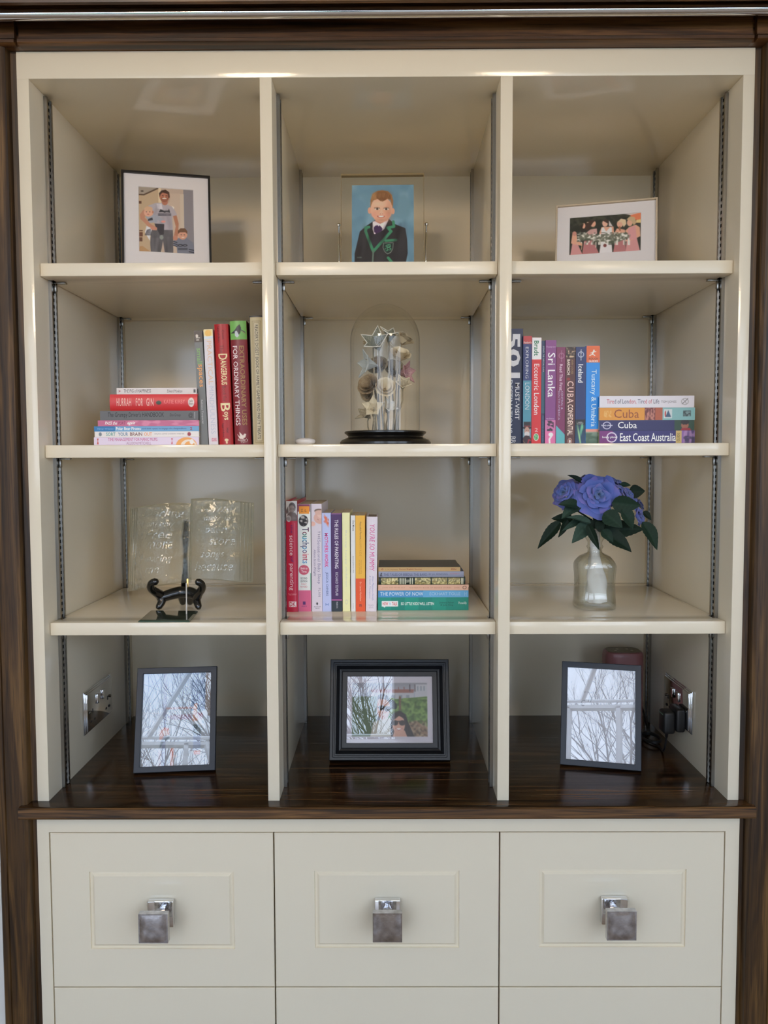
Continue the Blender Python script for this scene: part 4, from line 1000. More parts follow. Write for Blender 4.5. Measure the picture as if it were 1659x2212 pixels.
px0, px1, pz1 = -w / 2 + .185 * w, -w / 2 + .808 * w, h - .170 * w
pz0 = pz1 - .78 * w
mt = ring_mesh(w - .0088, h - .0088, [(0, .0075), (0, .006), (.001, .006)])
m_ = MB()
hw, hh = w / 2 - .0045, h - .0045
vs = [(-hw, .006, .0045), (hw, .006, .0045), (hw, .006, hh), (-hw, .006, hh), (px0, .006, pz0), (px1, .006, pz0), (px1, .006, pz1), (px0, .006, pz1), (px0 + .001, .0073, pz0 + .001), (px1 - .001, .0073, pz0 + .001), (px1 - .001, .0073, pz1 - .001), (px0 + .001, .0073, pz1 - .001)]
fs = [(i, (i + 1) % 4, 4 + (i + 1) % 4, 4 + i) for i in range(4)] + [(4 + i, 4 + (i + 1) % 4, 8 + (i + 1) % 4, 8 + i) for i in range(4)]
m_.add(vs, fs).build('mount', M_MAT, fr)
print_plane(fr, paint_family(), px0, px1, pz0, pz1, .0074, k=1.5)
pane(fr, w, h, .0046, .003, M_FGLASS_CLEAR)

# --- school portrait of a boy in a clear swivel frame
def paint_boy():
    c = Canvas(297, 1312, 270, 1700, 160, 225, (104, 140, 160))
    c.blot(297, 270, 1312, 1700, (128, 164, 184), 7, 9, .5); c.blot(297, 270, 1312, 1700, (84, 122, 150), 6, 8, .5)
    c.poly([(345, 1700), (345, 1420), (430, 1050), (530, 960), (660, 870), (900, 840), (1000, 930), (1170, 1000), (1200, 1200), (1208, 1420), (1150, 1700)], (40, 38, 42))
    c.poly([(650, 880), (900, 850), (830, 1010), (700, 1100), (660, 1090), (635, 1010)], (214, 204, 216)); c.poly([(700, 1000), (760, 940), (800, 1010), (780, 1050), (660, 1110), (720, 1050)], (62, 40, 78)); c.poly([(655, 960), (720, 945), (760, 1010), (690, 1080), (665, 1060)], (62, 40, 78)); c.poly([(640, 880), (690, 940), (640, 1010)], (222, 214, 224)); c.poly([(900, 840), (820, 1020), (745, 940)], (222, 214, 224))
    c.poly([(540, 1000), (660, 1100), (880, 1020), (660, 1370)], (44, 40, 50))
    g = (58, 128, 96)
    c.line([(545, 980), (520, 1035), (640, 1360)], 46, g); c.line([(520, 985), (580, 975)], 44, g); c.line([(975, 890), (985, 970), (885, 990), (940, 1050), (650, 1380)], 46, g); c.line([(650, 1370), (630, 1700)], 26, (90, 110, 100)); c.line([(850, 1205), (1018, 1195)], 42, g); c.line([(890, 1490), (950, 1560)], 44, g); c.line([(390, 1480), (450, 1480)], 20, (100, 120, 110))
    c.poly([(812, 1240), (978, 1235), (970, 1340), (935, 1405), (880, 1430), (830, 1390), (803, 1320)], (150, 160, 150)); c.poly([(820, 1247), (970, 1243), (962, 1338), (930, 1396), (880, 1420), (836, 1384), (811, 1318)], (30, 46, 44))
    q = (90, 170, 130)
    c.line([(910, 1300), (895, 1270), (855, 1285), (860, 1310), (900, 1320), (940, 1340), (930, 1360), (880, 1355)], 9, q); c.line([(880, 1290), (880, 1370), (850, 1375)], 9, q); c.line([(885, 1275), (925, 1270), (930, 1305), (885, 1315)], 9, q); c.line([(830, 1345), (860, 1335)], 8, q)
    for x, y, rx, ry in ((480, 1250, 40, 200), (1120, 1250, 50, 220), (760, 1500, 60, 120)): c.ell(x, y, rx, ry, (62, 60, 66), .5, .1, .9)
    for x, y in ((420, 1400), (1040, 1120), (600, 1150), (820, 1100)): c.ell(x, y, 30, 130, (20, 18, 22), .6, .25, .9)
    # head
    c.poly([(680, 880), (690, 780), (900, 780), (905, 850), (760, 925)], (186, 134, 116)); c.ell(590, 700, 30, 55, (206, 150, 128)); c.ell(970, 715, 28, 52, (206, 154, 130))
    c.ell(783, 680, 180, 205, (214, 166, 142)); c.ell(783, 780, 140, 115, (212, 162, 138)); c.ell(660, 770, 45, 40, (220, 150, 132), .7, 0, .6); c.ell(890, 770, 40, 40, (220, 150, 132), .7, 0, .6)
    c.poly([(600, 650), (605, 520), (640, 420), (720, 370), (800, 362), (890, 380), (950, 440), (975, 540), (968, 655), (945, 600), (930, 530), (880, 510), (800, 555), (720, 510), (650, 530), (620, 600)], (146, 104, 68)); c.poly([(660, 440), (740, 380), (850, 385), (930, 450), (940, 520), (880, 500), (820, 540), (770, 548), (720, 505)], (116, 78, 50)); c.ell(800, 430, 110, 50, (128, 88, 56), .8, 0, .7); c.ell(660, 460, 40, 60, (176, 134, 92), .6, .4, .5)
    c.ell(905, 730, 45, 130, (170, 118, 96), .5, 0, .9); c.ell(783, 860, 90, 30, (170, 116, 98), .55, 0, .9); c.ell(740, 590, 90, 40, (232, 192, 168), .6, 0, .9); c.ell(783, 720, 16, 50, (230, 186, 164), .7, 0, .9)
    for k in range(14): c.line([(640 + k * 24, 400 + abs(k - 7) * 9), (650 + k * 21, 480 + abs(k - 7) * 6)], 7, (126 + 22 * (k % 3), 86 + 18 * (k % 3), 54 + 14 * (k % 3)), .6)
    c.ell(712, 672, 42, 16, (236, 226, 220)); c.ell(862, 676, 42, 16, (236, 226, 220)); c.ell(714, 673, 19, 17, (66, 52, 48)); c.ell(860, 677, 19, 17, (66, 52, 48)); c.line([(665, 655), (712, 648), (755, 660)], 10, (130, 92, 72)); c.line([(820, 662), (862, 652), (905, 662)], 10, (130, 92, 72)); c.line([(668, 668), (755, 668)], 7, (90, 62, 54), .6); c.line([(818, 672), (905, 672)], 7, (90, 62, 54), .6)
    c.ell(780, 745, 34, 20, (222, 172, 150)); c.ell(765, 758, 9, 6, (160, 104, 90)); c.ell(800, 758, 9, 6, (160, 104, 90)); c.ell(775, 800, 66, 22, (186, 110, 100)); c.ell(775, 798, 52, 12, (240, 234, 226)); c.line([(710, 790), (775, 822), (836, 795)], 6, (170, 96, 88))
    return c
M_ACRYL = thin_glass('acrylic_block', 0.03, (0.985, 0.99, 0.98))
M_EDGE = mat('acrylic_edge', lin((150, 132, 100)), rough=0.15, spec=0.7, bump=(50, 0.02))
tl = 7 * D2R
w, h, yaw, loc = from_top((736.5, 376), (916, 374), .30, tl, Z1)
fr = empty('picture_frame', loc + Vector((0, 0, .0075)), (-tl, 0, yaw)); h -= .005
tag(fr, 'clear acrylic swivel frame with a school portrait of a boy in blazer', 'picture frame')
pl = MB().box(-w / 2, w / 2, 0, .011, .004, h).build('clear_panel', M_ACRYL, fr)
ed = MB()
ed.box(-w / 2, w / 2, .0004, .0106, h - .0042, h); ed.build('panel_edge', M_EDGE, fr)
for sx in (-1, 1):
    MB().box(*sorted((sx * (w / 2 - .0012), sx * w / 2)), .0004, .0106, .004, h - .0042).build('panel_edge', M_EDGE, fr)
x0 = -w / 2 + .131 * w; x1 = x0 + .745 * w; z1_ = h - .131 * w
print_plane(fr, paint_boy(), x0, x1, max(.008, z1_ - .745 * w * 1430 / 1015), z1_, .0055, k=1.45)
zk = h - (940 - 95) / 1363 * w
for sx in (-1, 1):
    MB().tube([(sx * (w / 2 + .0005), .006, zk), (sx * (w / 2 + .007), .006, zk)], [.0018, .0018], 10).build('pivot_pin', M_CHROME, fr)
    MB().lathe([(.0003, -.0045), (.0030, -.0034), (.0044, 0), (.0030, .0034), (.0003, .0045)], 14).build('knob', M_CHROME, fr, smooth=True, loc=(sx * (w / 2 + .0055), .006, zk))
    MB().tube([(sx * (w / 2 + .0048), .006, zk), (sx * (w / 2 + .0036), .002, zk * .5), (sx * (w / 2 + .003), -.003, .0002)], .0019, 10).build('stand_rod', M_CHROME, fr, smooth=True)
MB().tube([(-w / 2 - .003, -.003, .002), (w / 2 + .003, -.003, .002)], .0019, 8).build('stand_bar', M_CHROME, fr, smooth=True)
MB().tube([(0, .011, h * .5), (0, .06, .0045)], .002, 8).build('rear_prop', M_CHROME, fr)

# --- bridesmaids in a pale wood frame
def paint_brides():
    c = Canvas(279, 1362, 350, 957, 158, 90, (44, 46, 40))
    c.Y -= .08 * (c.X - 283)
    c.blot(270, 240, 1370, 700, (70, 74, 58), 26, 14, .6); c.blot(270, 240, 1370, 700, (26, 30, 26), 22, 12, .7)
    c.poly([(1190, 300), (1370, 240), (1370, 390), (1230, 380)], (226, 120, 84)); c.poly([(1040, 280), (1370, 240), (1370, 265), (1200, 310)], (190, 180, 180)); c.poly([(1280, 390), (1370, 370), (1370, 430), (1290, 430)], (226, 186, 130))
    pk, pk2, sk = (196, 140, 140), (170, 110, 112), (206, 156, 132)
    c.poly([(300, 970), (330, 770), (400, 740), (500, 960)], pk); c.poly([(310, 760), (330, 600), (390, 590), (410, 720), (490, 760), (480, 800), (330, 770)], sk); c.ell(362, 605, 34, 36, (186, 130, 116))
    c.poly([(480, 960), (510, 720), (640, 700), (740, 920)], pk2); c.poly([(530, 600), (600, 540), (700, 520), (706, 600), (640, 640)], (190, 150, 146)); c.ell(640, 445, 44, 52, sk); c.poly([(530, 430), (600, 390), (680, 395), (640, 430), (600, 500), (570, 560), (520, 540)], (60, 42, 36)); c.ell(500, 480, 26, 44, sk); c.poly([(440, 480), (500, 440), (480, 520), (520, 580), (470, 600)], (40, 32, 30)); c.ell(560, 425, 16, 6, (190, 170, 140))
    c.poly([(735, 960), (770, 700), (920, 700), (940, 940)], (216, 206, 210)); c.poly([(735, 600), (770, 500), (950, 490), (960, 600), (900, 640), (760, 640)], sk); c.poly([(768, 520), (800, 500), (840, 570), (900, 500), (925, 510), (925, 640), (768, 640)], (222, 212, 216)); c.ell(822, 440, 42, 54, (214, 166, 146)); c.poly([(790, 400), (830, 370), (890, 400), (885, 470), (860, 440)], (60, 44, 38)); c.poly([(880, 390), (940, 490), (880, 480)], (226, 218, 220), .8)
    c.poly([(940, 950), (980, 700), (1130, 700), (1140, 920)], pk2); c.poly([(960, 600), (1000, 520), (1120, 540), (1130, 640)], sk); c.ell(1045, 450, 46, 56, (206, 160, 136)); c.poly([(1005, 420), (1060, 365), (1130, 380), (1140, 450), (1100, 500), (1070, 420)], (206, 184, 152)); c.poly([(1020, 500), (1050, 480), (1060, 560), (1040, 560)], (150, 96, 70))
    c.poly([(1130, 930), (1150, 700), (1300, 680), (1350, 890)], pk); c.poly([(1120, 560), (1180, 500), (1280, 460), (1340, 500), (1350, 640), (1240, 700), (1110, 730), (1200, 640)], sk); c.poly([(1170, 520), (1270, 470), (1300, 690), (1150, 700)], (200, 144, 146)); c.ell(1190, 430, 42, 54, (206, 160, 136)); c.poly([(1140, 380), (1190, 330), (1260, 340), (1290, 430), (1250, 470), (1210, 400)], (186, 160, 124))
    c.poly([(420, 640), (520, 590), (620, 640), (760, 610), (960, 610), (1140, 580), (1190, 640), (1130, 690), (960, 760), (720, 740), (600, 700), (430, 720)], (104, 106, 92))
    c.blot(400, 580, 1200, 780, (226, 222, 216), 34, 9, .9, .62); c.blot(400, 580, 1200, 780, (66, 74, 60), 30, 9, .7, .66); c.blot(640, 640, 1000, 780, (226, 222, 216), 14, 6, .8, .66); c.ell(825, 790, 26, 26, (110, 60, 56)); c.line([(690, 740), (690, 820)], 14, (200, 190, 180)); c.line([(480, 780), (470, 860)], 12, (190, 150, 120))
    return c
tl = 9 * D2R
w, h, yaw, loc = from_top((1201, 444), (1421, 426), .32, tl, Z1)
fr = frame_base('picture_frame', 'pale wooden frame with a wedding group photograph in a white mount', w, h, loc, yaw, tl,
    [(0, .020), (0, .001), (.001, 0), (.0038, 0), (.0038, .005), (.0038, .020)], M_CREAMF, .020, .0038)
px0, px1, pz1 = -w / 2 + .138 * w, -w / 2 + .844 * w, h - .131 * w
pz0 = pz1 - .40 * w
hw, hh = w / 2 - .0037, h - .0037
vs = [(-hw, .006, .0037), (hw, .006, .0037), (hw, .006, hh), (-hw, .006, hh), (px0, .006, pz0), (px1, .006, pz0), (px1, .006, pz1), (px0, .006, pz1), (px0 + .001, .0073, pz0 + .001), (px1 - .001, .0073, pz0 + .001), (px1 - .001, .0073, pz1 - .001), (px0 + .001, .0073, pz1 - .001)]
MB().add(vs, fs).build('mount', M_MAT, fr)
print_plane(fr, paint_brides(), px0, px1, pz0, pz1, .0074, k=1.5)
pane(fr, w, h, .0038, .003, M_FGLASS_CLEAR)

# --- three frames on the worktop
CHAR_PROF = [(0, .016), (0, .001), (.001, 0), (.0118, 0), (.0124, .0005), (.0124, .007), (.0124, .016)]
def paint_fair():
    c = Canvas(210, 1450, 190, 1890, 120, 160, (150, 168, 186))
    c.fade(210, 190, 1450, 900, (140, 162, 190), (176, 190, 204)); c.fade(210, 900, 1450, 1890, (178, 188, 200), (160, 160, 164))
    c.rect(1085, 330, 1335, 910, (92, 118, 156)); c.rect(1335, 200, 1450, 1000, (150, 140, 136)); c.rect(1085, 790, 1335, 800, (60, 80, 110)); c.rect(1085, 700, 1335, 720, (80, 100, 140)); c.rect(590, 200, 650, 1890, (120, 124, 150))
    c.rect(640, 830, 1150, 865, (176, 140, 140)); c.poly([(660, 1000), (760, 970), (1100, 960), (1100, 1060), (760, 1050)], (150, 120, 140)); c.poly([(1110, 1070), (1140, 780), (1200, 760), (1190, 950), (1220, 1080), (1130, 1100)], (196, 140, 116)); c.poly([(1200, 930), (1300, 960), (1290, 1060), (1220, 1050)], (150, 90, 100))
    c.rect(1130, 1150, 1270, 1340, (70, 84, 92)); c.rect(1135, 1340, 1270, 1620, (130, 140, 170)); c.rect(1150, 1620, 1265, 1690, (206, 120, 90)); c.rect(1165, 1690, 1280, 1890, (176, 176, 180)); c.ell(1270, 1120, 45, 60, (226, 230, 232)); c.ell(1300, 1110, 16, 30, (50, 66, 70)); c.poly([(1230, 1160), (1320, 1250), (1300, 1270), (1230, 1200)], (60, 80, 80))
    c.poly([(540, 1420), (540, 1260), (620, 1190), (700, 1210), (715, 1330), (640, 1300), (590, 1400)], (206, 110, 84)); c.ell(650, 1290, 50, 50, (226, 196, 190)); c.poly([(545, 1580), (580, 1410), (720, 1350), (720, 1390), (620, 1440)], (60, 76, 90)); c.rect(740, 1560, 800, 1890, (206, 130, 110)); c.rect(740, 1700, 850, 1720, (210, 140, 120)); c.rect(530, 1600, 580, 1890, (176, 150, 150))
    c.blot(210, 900, 1450, 1890, (206, 214, 222), 16, 18, .35)
    return c
tl = 19 * D2R
fr = frame_base('picture_frame', 'charcoal frame turned towards the right in the left bay of the worktop', .1716, .2205, Vector((-.4577, .1400, ZW + .0003)), 6.0 * D2R, tl, CHAR_PROF, M_CHAR, .016, .0124, 'charcoal portrait frames on the worktop')
print_plane(fr, paint_fair(), -.0858 + .0115, .0858 - .0115, .0115, .2205 - .0115, .0085); pane(fr, .1716, .2205, .0122, .0068)

def paint_couple():
    c = Canvas(300, 1385, 262, 1102, 175, 136, (206, 200, 210))
    c.rect(372, 350, 1312, 1016, (170, 176, 190)); c.fade(372, 350, 1312, 470, (150, 150, 160), (176, 176, 186)); c.poly([(600, 430), (1150, 430), (1140, 480), (620, 470)], (156, 104, 96)); c.rect(600, 475, 1150, 560, (190, 190, 196)); c.rect(1160, 370, 1312, 540, (196, 196, 202))
    for x in (640, 700, 765, 860, 950, 1020): c.rect(x, 400, x + 10, 440, (140, 90, 84))
    for x in (1090, 1155): c.rect(x, 370, x + 14, 460, (96, 84, 90))
    for x in (760, 870, 960, 1050): c.rect(x, 500, x + 40, 550, (150, 156, 166))
    for x in (1190, 1230, 1270): c.rect(x, 390, x + 14, 450, (140, 150, 164))
    c.poly([(840, 560), (1312, 520), (1312, 1016), (760, 1016), (760, 620)], (96, 128, 66)); c.blot(840, 540, 1312, 860, (136, 166, 92), 18, 12, .8); c.blot(840, 560, 1312, 860, (60, 84, 44), 16, 10, .7, .62); c.rect(960, 520, 985, 690, (120, 90, 76)); c.poly([(1080, 850), (1160, 820), (1312, 900), (1312, 1016), (1100, 1016)], (150, 120, 96)); c.blot(1080, 820, 1312, 1016, (84, 66, 54), 12, 9, .8); c.blot(1080, 820, 1312, 1016, (190, 170, 140), 12, 9, .6, .6)
    c.rect(372, 520, 680, 1016, (100, 116, 90)); c.ell(860, 620, 60, 60, (40, 44, 50)); c.ell(910, 640, 26, 40, (40, 44, 50))
    c.poly([(600, 1016), (640, 840), (820, 780), (900, 840), (960, 1016)], (196, 190, 176)); c.ell(765, 660, 82, 150, (196, 146, 126)); c.poly([(680, 560), (700, 500), (760, 480), (830, 520), (845, 600), (800, 560), (720, 550)], (84, 76, 78)); c.line([(720, 520), (800, 540)], 14, (130, 122, 122)); c.line([(690, 650), (850, 655)], 10, (40, 36, 40)); c.ell(745, 662, 40, 32, (44, 36, 36)); c.ell(815, 674, 38, 34, (44, 36, 36)); c.ell(775, 745, 30, 10, (226, 206, 200))
    c.poly([(860, 1016), (850, 860), (880, 740), (960, 695), (1040, 740), (1080, 860), (1150, 1016)], (44, 34, 40)); c.poly([(880, 1016), (900, 940), (1030, 940), (1060, 1016)], (206, 156, 136)); c.ell(955, 870, 78, 115, (210, 160, 140)); c.poly([(880, 820), (920, 730), (1000, 720), (1030, 800), (960, 760)], (44, 34, 40)); c.line([(870, 830), (1050, 830)], 12, (40, 28, 32)); c.ell(908, 848, 40, 32, (52, 34, 38)); c.ell(1000, 848, 40, 32, (52, 34, 38)); c.ell(955, 925, 36, 12, (236, 226, 222)); c.line([(915, 915), (955, 940), (1000, 915)], 6, (176, 96, 96))
    return c
tl = 19 * D2R
MID_PROF = [(0, .020), (0, -.006), (.0015, -.0075), (.0070, -.0075), (.0080, -.004), (.0108, -.004), (.0118, -.0068), (.0140, -.0068), (.0165, -.003), (.0210, .004), (.0255, .0055), (.0262, .003), (.0275, .002), (.0365, .002), (.0372, .003), (.0372, .008), (.0372, .020)]
fr = frame_base('picture_frame', 'wide black moulded frame with a couple wearing sunglasses', .2673, .2205, Vector((.0025, .2000, ZW + .0003)), -.3 * D2R, tl, MID_PROF, M_BLACKM, .020, .0372)
print_plane(fr, paint_couple(), -.13365 + .0367, .13365 - .0367, .0367, .2205 - .0367, .0075); pane(fr, .2673, .2205, .037, .0055)

tl = 17.0 * D2R
fr = frame_base('picture_frame', 'charcoal frame with a white greeting card turned towards the left', .1699, .2225, Vector((.4556, .1600, ZW + .0003)), -14.2 * D2R, tl, CHAR_PROF, M_CHAR, .016, .0124, 'charcoal portrait frames on the worktop')
MB().box(-.0734, .0734, .0085, .0105, .0115, .211).build('card', mat('white_card', (0.66, 0.66, 0.72), 0.6, bump=(300, 0.03)), fr)
letter_job([('PERF', -.036, -.010, .1555, .1595, (120, 120, 130), dict(space=1.6)), ('C', -.043, -.033, .127, .141, (110, 110, 120), dict(shear=.3)), ('h', -.028, -.020, .137, .150, (110, 110, 120), dict(shear=.3))],
           lambda a, b: (a, a * 0 + .0083, b), fr)
pane(fr, .1699, .2225, .0122, .0068)
def smooth_path(P, k=5):
    P = [Vector(p) for p in P]; out = []
    for i in range(len(P) - 1):
        p0, p1, p2, p3 = P[max(0, i - 1)], P[i], P[i + 1], P[min(len(P) - 1, i + 2)]
        for j in range(k):
            t = j / k
            out.append(.5 * (2 * p1 + (p2 - p0) * t + (2 * p0 - 5 * p1 + 4 * p2 - p3) * t * t + (3 * p1 - p0 - 3 * p2 + p3) * t ** 3))
    out.append(P[-1]); return out
# ------------------------------------------------------------------ glass dome with paper flowers
M_DOME = thin_glass('dome_glass', 0.05, (0.985, 0.99, 0.98), pwr=3.5)
M_EBONY = mat('ebonised_wood', (0.006, 0.0055, 0.005), rough=0.28, coat=0.3, bump=(60, 0.05, (1, 1, 8)))
YD = .215
k = (1.6 + YD) / F_PX
dcen = at(832.5, 950, YD); DX = dcen.x
dm = empty('display_dome', (DX, YD, Z2))
tag(dm, 'tall glass display dome on a turned black wooden base', 'display dome')
MB().lathe([(.001, .0002), (.0965, .0002), (.0985, .003), (.0985, .0075), (.0950, .0120), (.0865, .0160), (.0815, .0180), (.0805, .0200), (.0840, .0235), (.0885, .0270), (.0885, .0300), (.0860, .0312), (.001, .0312)], 72).build('base', M_EBONY, dm, smooth=0.5)
gr, hc, ht = .0752, .2235, .0800
prof = [(gr, .0314), (gr, .08), (gr, .15), (gr, .18), (gr, hc)]
for i in range(1, 17):
    a = PI / 2 * i / 16
    prof.append((max(.0004, gr * math.cos(a)), hc + ht * math.sin(a)))
MB().lathe(prof, 72).build('glass_dome', M_DOME, dm, smooth=True)

def striped(name, base, ink, scale, axis=2, dens=.5, rough=.8):
    """paper printed with rows of text-like dashes"""
    m = bpy.data.materials.new(name); m.use_nodes = True
    n = m.node_tree; b = n.nodes['Principled BSDF']; b.inputs['Roughness'].default_value = rough
    tc = n.nodes.new('ShaderNodeTexCoord'); wv = n.nodes.new('ShaderNodeTexWave'); wv.bands_direction = 'XYZ'[axis]
    wv.inputs['Scale'].default_value = scale; wv.inputs['Distortion'].default_value = .6
    no = n.nodes.new('ShaderNodeTexNoise'); no.inputs['Scale'].default_value = 420
    n.links.new(tc.outputs['Object'], wv.inputs['Vector']); n.links.new(tc.outputs['Object'], no.inputs['Vector'])
    ml = n.nodes.new('ShaderNodeMath'); ml.operation = 'MULTIPLY'; n.links.new(wv.outputs['Fac'], ml.inputs[0]); n.links.new(no.outputs[0], ml.inputs[1])
    rp = n.nodes.new('ShaderNodeValToRGB'); rp.color_ramp.elements[0].position = dens - .06; rp.color_ramp.elements[1].position = dens + .06
    rp.color_ramp.elements[0].color = (*base, 1); rp.color_ramp.elements[1].color = (*ink, 1)
    n.links.new(ml.outputs[0], rp.inputs[0]); n.links.new(rp.outputs[0], b.inputs['Base Color'])
    MATS[name] = m
    return m
P_BOOK = striped('book_page_paper', lin((196, 184, 158)), lin((120, 108, 88)), 230, dens=.42)
P_TAN = striped('aged_page_paper', lin((176, 154, 122)), lin((110, 90, 66)), 230, dens=.42)
P_NOTE = striped('banknote_green', lin((150, 152, 136)), lin((70, 76, 70)), 160, 0, dens=.36)
P_PINK = striped('banknote_pink', lin((206, 168, 172)), lin((150, 80, 100)), 150, 0, dens=.42)
P_BLUE = mat('pale_blue_paper', lin((190, 198, 200)), .8, bump=(150, .1))
P_CREAM = mat('cream_paper', lin((226, 214, 186)), .8, bump=(120, .2))
P_WHITE = mat('white_paper_edge', lin((236, 234, 226)), .8, bump=(120, .1))
P_STEM = striped('twisted_page_stem', lin((176, 164, 138)), lin((110, 100, 82)), 420, dens=.4)

def orient(direction, spin=0.0):
    d = Vector(direction).normalized()
    return d.to_track_quat('Z', 'Y').to_matrix().to_4x4() @ Matrix.Rotation(spin, 4, 'Z')

def flower(label, u, v, dy, R, facing, kind, m, foot, m2=None, spin=0.0, seed=0):
    """one folded paper flower on its own stem; (u, v) places the bloom, foot = stem end on the base"""
    rnd = random.Random(seed)
    P = at(u, v, YD + dy)
    base = Vector((DX + foot[0], YD + foot[1], Z2 + .0314))
    t = empty('paper_flower', base)
    tag(t, label, 'paper flower', 'paper flowers inside the glass dome')
    Mx = Matrix.Translation(P - base) @ orient(facing, spin)
    def add(mb, name, mt):
        o = mb.build(name, mt, t, smooth=0.7 if kind == 'rose' else False)
        o.data.transform(Mx)
        return o
    if kind == 'rose':
        for ring, (n, r0, r1, h0) in enumerate(((3, .12, .40, .70), (4, .2, .66, .62), (5, .25, .92, .42))):
            for i in range(n):
                ph = 2 * PI * (i + .3 * ring) / n + rnd.uniform(-.15, .15)
                w = MB()
                def pf(a, b, ph=ph, n=n, r0=r0, r1=r1, h0=h0):
                    f = ph + (a - .5) * 2 * PI / n * 1.35 * (.55 + .6 * b - .3 * b ** 4)
                    r = R * (r0 + (r1 - r0) * math.sin(b * 1.45) + .10 * b ** 3)
                    z = R * (-.45 + (h0 + .55) * b - .22 * b ** 4 + .05 * math.sin(7 * a + ph))
                    return (r * math.cos(f), r * math.sin(f), z)
                w.grid(pf, 6, 6)
                add(w, 'petal', m if ring != 2 or not m2 else m2)
        add(MB().lathe([(.002 * 1, -R * .62), (R * .22, -R * .5), (R * .28, -R * .42), (R * .1, -R * .35)], 8), 'calyx', P_TAN)
    else:
        n = 5
        for i in range(n):
            ph = 2 * PI * i / n
            w = MB(); e = MB()
            L = R * rnd.uniform(.95, 1.25)
            def P3(r, f, z): return Vector((r * math.cos(f), r * math.sin(f), z))
            c0 = P3(.02 * R, ph, -R * .95); a0 = P3(.62 * R, ph - .61, R * .12); a1 = P3(.62 * R, ph + .61, R * .12); tip = P3(L * .98, ph, R * .40); mid = P3(.44 * R, ph, -R * .10)
            w.add([c0, a0, tip, mid, a1], [(0, 1, 3), (1, 2, 3), (0, 3, 4), (3, 2, 4)])
            add(w, 'petal', m)
            if m2:
                o = (tip - c0).normalized() * .0012
                pts = [a0, tip, a1]
                e.tube(pts, [.0011, .0013, .0011], 5)
                add(e, 'petal_edge', m2)
    bl = P - base
    nrm = Vector(facing).normalized()
    b0 = bl - nrm * R * .6
    pts = [(0, 0, .0012), b0 * .33 + Vector((rnd.uniform(-.004, .004), 0, 0)), b0 * .7 + Vector((rnd.uniform(-.004, .004), 0, 0)), b0, bl - nrm * R * .3]
    MB().tube(pts, .0016, 6).build('stem', P_STEM, t, smooth=True)
    return t
flower('paper lily folded from a grey banknote at the top of the dome', 812, 738, -.012, 0.0302, (-.25, -.75, .6), 'lily', P_NOTE, (-.004, -.004), P_WHITE, .3, 1)
flower('paper lily of banknote paper standing upright at the dome centre top', 843, 722, .010, 0.0224, (.2, -.35, .9), 'lily', P_NOTE, (.006, .004), P_WHITE, .9, 2)
flower('fringed paper rose at the upper right inside the dome', 874, 734, -.002, .020, (.55, -.3, .75), 'rose', P_BOOK, (.020, .006), P_CREAM, 0, 3)
flower('round paper rose half hidden at the upper left inside the dome', 800, 738, .016, .018, (-.5, -.1, .7), 'rose', P_CREAM, (-.014, .018), None, 0, 4)
flower('pale blue paper lily leaning out at the left inside the dome', 793, 786, -.006, 0.0269, (-.85, -.35, .1), 'lily', P_BLUE, (-.012, .0), P_BLUE, .5, 5)
flower('smooth cream paper rose at the right below the fringed one', 864, 768, -.018, .023, (.25, -.55, .75), 'rose', P_CREAM, (.016, -.012), P_CREAM, .4, 6)
flower('pink banknote paper lily at the right inside the dome', 878, 804, .006, 0.0235, (.75, -.5, .1), 'lily', P_PINK, (.028, .004), P_PINK, .2, 7)
flower('grey printed paper lily pointing down at the right inside the dome', 871, 829, -.026, 0.0190, (.1, -.6, .6), 'lily', P_BOOK, (.024, -.010), P_CREAM, .7, 8)
flower('tan printed paper rose at the left middle of the dome', 797, 833, -.016, .024, (-.4, -.75, .35), 'rose', P_TAN, (-.020, -.014), P_TAN, .3, 9)
flower('small tan paper rose just below the other tan rose', 795, 850, .006, .018, (-.4, -.5, -.2), 'rose', P_TAN, (-.028, .008), P_BOOK, .3, 10)
flower('cream paper rose in the middle of the dome', 832, 838, -.018, .022, (.1, -.9, .3), 'rose', P_CREAM, (.0, -.018), P_CREAM, .1, 11)
flower('heart shaped cream paper lily low at the left inside the dome', 806, 881, -.022, 0.0224, (-.1, -.9, .2), 'lily', P_CREAM, (-.022, -.022), P_CREAM, .3, 12)
flower('striped page paper lily at the lowest left of the dome', 790, 893, .002, 0.0202, (-.5, -.5, .5), 'lily', P_BOOK, (-.036, .004), P_BOOK, .3, 13)
flower('white paper lily low in the middle of the dome', 840, 878, .0, 0.0202, (.3, -.6, .6), 'lily', P_WHITE, (.004, .010), P_WHITE, .5, 14)

flower('aged paper rose tucked behind the stems at the middle left of the dome', 816, 792, .034, .024, (-.2, -.8, .5), 'rose', P_TAN, (-.016, .040), P_BOOK, .2, 15)
flower('printed paper rose tucked behind the stems at the middle right of the dome', 852, 800, .036, .024, (.25, -.8, .5), 'rose', P_BOOK, (.018, .042), P_BOOK, .5, 16)

# white ceramic pebble
pb = at(659.5, 956, .10)
w = MB().lathe([(.0005, 0), (.012, .0003), (.0185, .0030), (.0212, .0068), (.0195, .0105), (.0130, .0134), (.0005, .0142)], 32)
o = w.build('pebble', mat('white_ceramic', (.78, .75, .74), .25, bump=(25, .05)), smooth=True, loc=(pb.x, .10, Z2 + .0002))
o.scale = (1, .8, 1.0)
tag(o, 'smooth white oval ceramic pebble left of the glass dome', 'pebble')

